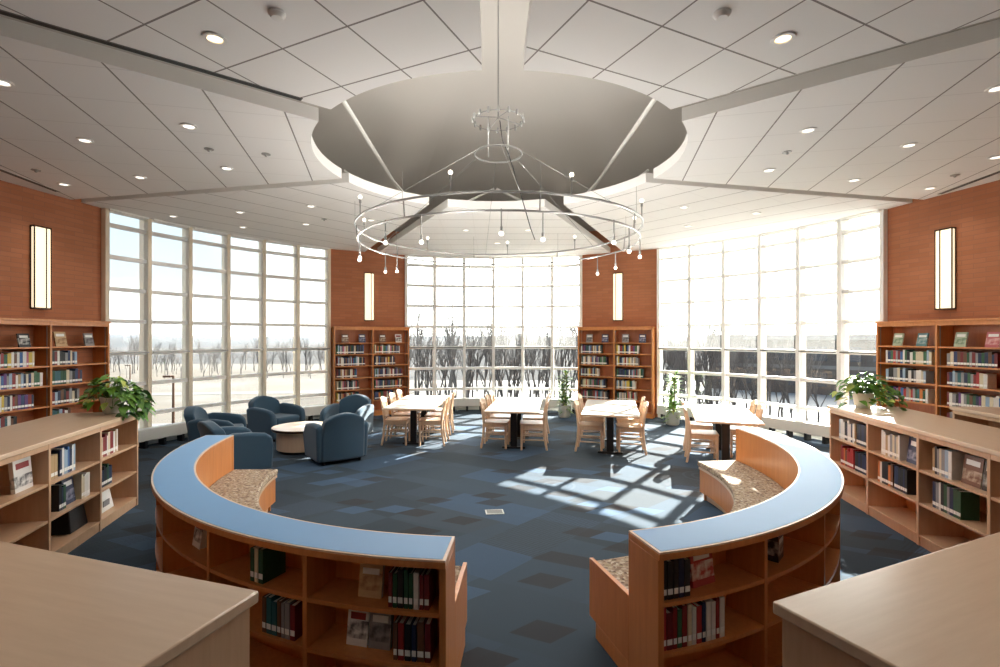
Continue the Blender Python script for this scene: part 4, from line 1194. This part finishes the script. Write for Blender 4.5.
# lamp post by the car park
def lamp_post(x, y, H, label):
    o = empty('street_lamp', (x, y, GZ)); tag(o, label, 'street lamp', 'lamp posts in the car park')
    MB().lathe([(.22,0),(.22,.5),(.1,.52)], 12).build('footing', 'building_light', o)
    MB().tube([(0,0,.5),(0,0,H)], [.09,.06], 8).build('pole', 'bronze', o, smooth=True)
    B(-.15,.05,-.04,.04,H-.08,H).build('arm', 'bronze', o); B(-.55,-.1,-.14,.14,H-.10,H+.02).build('lamp_head', 'bronze', o)
lamp_post(-19.0, 30.0, 4.2, 'dark lamp post outside the left window, in front of the tan field')
lamp_post(-50.4, 70, 2.6, 'distant dark lamp post outside the left window near pothos')
# long low building beyond the right window
o = empty('long_building', (43, 52, GZ), R(-38)); tag(o, 'long tan building with dark windows seen through right window', 'building')
B(-19, 19, 0, 12, 0, 6.2).build('wall', 'building_tan', o)
B(-19.3, 19.3, -.3, 12.3, 6.2, 6.8).build('roof', 'building_light', o)
B(-19, 19, -.06, 0, 2.9, 3.3).build('stone_band', 'building_light', o)
for k in range(12):
    for z in (.9, 3.8):
        w = B(-18+k*3.1, -18+k*3.1+2.1, -.08, 0, z, z+1.6).build('window', 'window_dark', o)
        B(-18+k*3.1+1.0, -18+k*3.1+1.1, -.12, -.08, z, z+1.6).build('frame', 'building_light', w)
def car(x, y, rz, mat, label):
    o = empty('car', (x, y, GZ+.04), rz); tag(o, label, 'car', 'parked cars outside the windows')
    vs = [(-2.1,.35),(-2.1,.75),(-1.5,.9),(-1.0,1.4),(.7,1.4),(1.2,.95),(2.1,.8),(2.1,.35)]
    m = len(vs); pts = [(a,-.85,b) for a, b in vs]+[(a,.85,b) for a, b in vs]
    MB().add(pts, [tuple(range(m)), tuple(range(2*m-1,m-1,-1))]+[(i,m+i,m+(i+1)%m,(i+1)%m) for i in range(m)]).build('body', mat, o, bevel=.08, seg=3)
    B(-.95,.8,-.86,.86,.98,1.3).build('side_window', 'window_dark', o, bevel=.05)
    for a in (-1.3,1.3):
        for s in (-1,1):
            MB().lathe([(.32,-.1),(.32,.1)], 16, Matrix.Translation((a,s*.78,.32)) @ Matrix.Rotation(PI/2,4,'X')).build('wheel', 'black_metal', o)
car(14.5, 27.0, .5, 'building_light', 'white parked car outside the right window')
car(20.0, 25.5, .5, 'car_grey', 'grey parked car outside the right window')

# ---------------------------------------------------------------- light
SAZ, SEL = 36.3, 30.6
sun = bpy.data.lights.new('sun', 'SUN'); sun.energy = 34.0; sun.angle = R(.5); sun.color = (1, .95, .87)
so = bpy.data.objects.new('sun', sun); COL.objects.link(so)
dv = Vector((sin(R(SAZ))*cos(R(SEL)), cos(R(SAZ))*cos(R(SEL)), sin(R(SEL))))
so.rotation_euler = dv.to_track_quat('Z', 'Y').to_euler(); so.location = (20, 30, 20)

w = bpy.data.worlds.new('sky'); scn.world = w; w.use_nodes = True
nt = w.node_tree; nt.nodes.clear()
out = nn(nt, 'ShaderNodeOutputWorld'); bg = nn(nt, 'ShaderNodeBackground'); tc = nn(nt, 'ShaderNodeTexCoord')
nrm = nn(nt, 'ShaderNodeVectorMath', operation='NORMALIZE'); nt.links.new(tc.outputs['Generated'], nrm.inputs[0])
sp = nn(nt, 'ShaderNodeSeparateXYZ'); nt.links.new(nrm.outputs[0], sp.inputs[0])
base = ramp(nt, sp.outputs[2], [(0, (1,1,1)), (.065, (.95,.97,.98)), (.095, (.36,.40,.43)), (.16, (.33,.40,.45)), (.25, (.30,.40,.47)), (.5, (.34,.46,.62)), (1, (.30,.42,.62))])
dt = nn(nt, 'ShaderNodeVectorMath', operation='DOT_PRODUCT'); nt.links.new(nrm.outputs[0], dt.inputs[0]); dt.inputs[1].default_value = tuple(dv)
g = nn(nt, 'ShaderNodeMapRange'); nt.links.new(dt.outputs['Value'], g.inputs[0]); g.inputs[1].default_value = .42; g.inputs[2].default_value = 1.0
gl = mth(nt, 'POWER', g.outputs[0], 1.6)
cloudn = noise(nt, nrm.outputs[0], 3.0, 5, .6)
col = mixc(nt, mth(nt, 'MULTIPLY', mth(nt, 'GREATER_THAN', cloudn, -1), mth(nt, 'MULTIPLY', cloudn, .12)), base, (1,1,1))
col = mixc(nt, gl, col, (6.0, 5.9, 5.6))
nt.links.new(col, bg.inputs[0]); bg.inputs[1].default_value = 2.1
nt.links.new(bg.outputs[0], out.inputs[0])

def spot(x, y, z, e, size=R(120), color=(1,.95,.88)):
    l = bpy.data.lights.new('downlight', 'SPOT'); l.energy = e; l.spot_size = size; l.spot_blend = .6; l.shadow_soft_size = .07; l.color = color
    o = bpy.data.objects.new('downlight', l); COL.objects.link(o); o.location = (x, y, z)
for i, (x, y, big) in enumerate(DL):
    px, py = ceil_at(x, y); spot(px, py, ZC-.02, 34 if big else 12)
for px, py in ((-4,0),(-1.5,-1.5),(1.5,-1.5),(4,0),(-5,-4),(0,-4.5),(5,-4)): spot(px, py, ZC-.02, 45)
def pt(x, y, z, e, r=.03, color=(1,.95,.88)):
    l = bpy.data.lights.new('lamp', 'POINT'); l.energy = e; l.shadow_soft_size = r; l.color = color
    o = bpy.data.objects.new('lamp', l); COL.objects.link(o); o.location = (x, y, z)
for k in range(10):
    a = PI/5*k+.1; pt(CX+1.76*cos(a), CY+1.76*sin(a), 2.82, 13, .06)
for k in range(4): pt(CX+1.0*cos(PI/2*k+PI/4), CY+1.0*sin(PI/2*k+PI/4), 4.55, 21, .08)  # added fill lights above the panels to brighten the dome, no fixture here
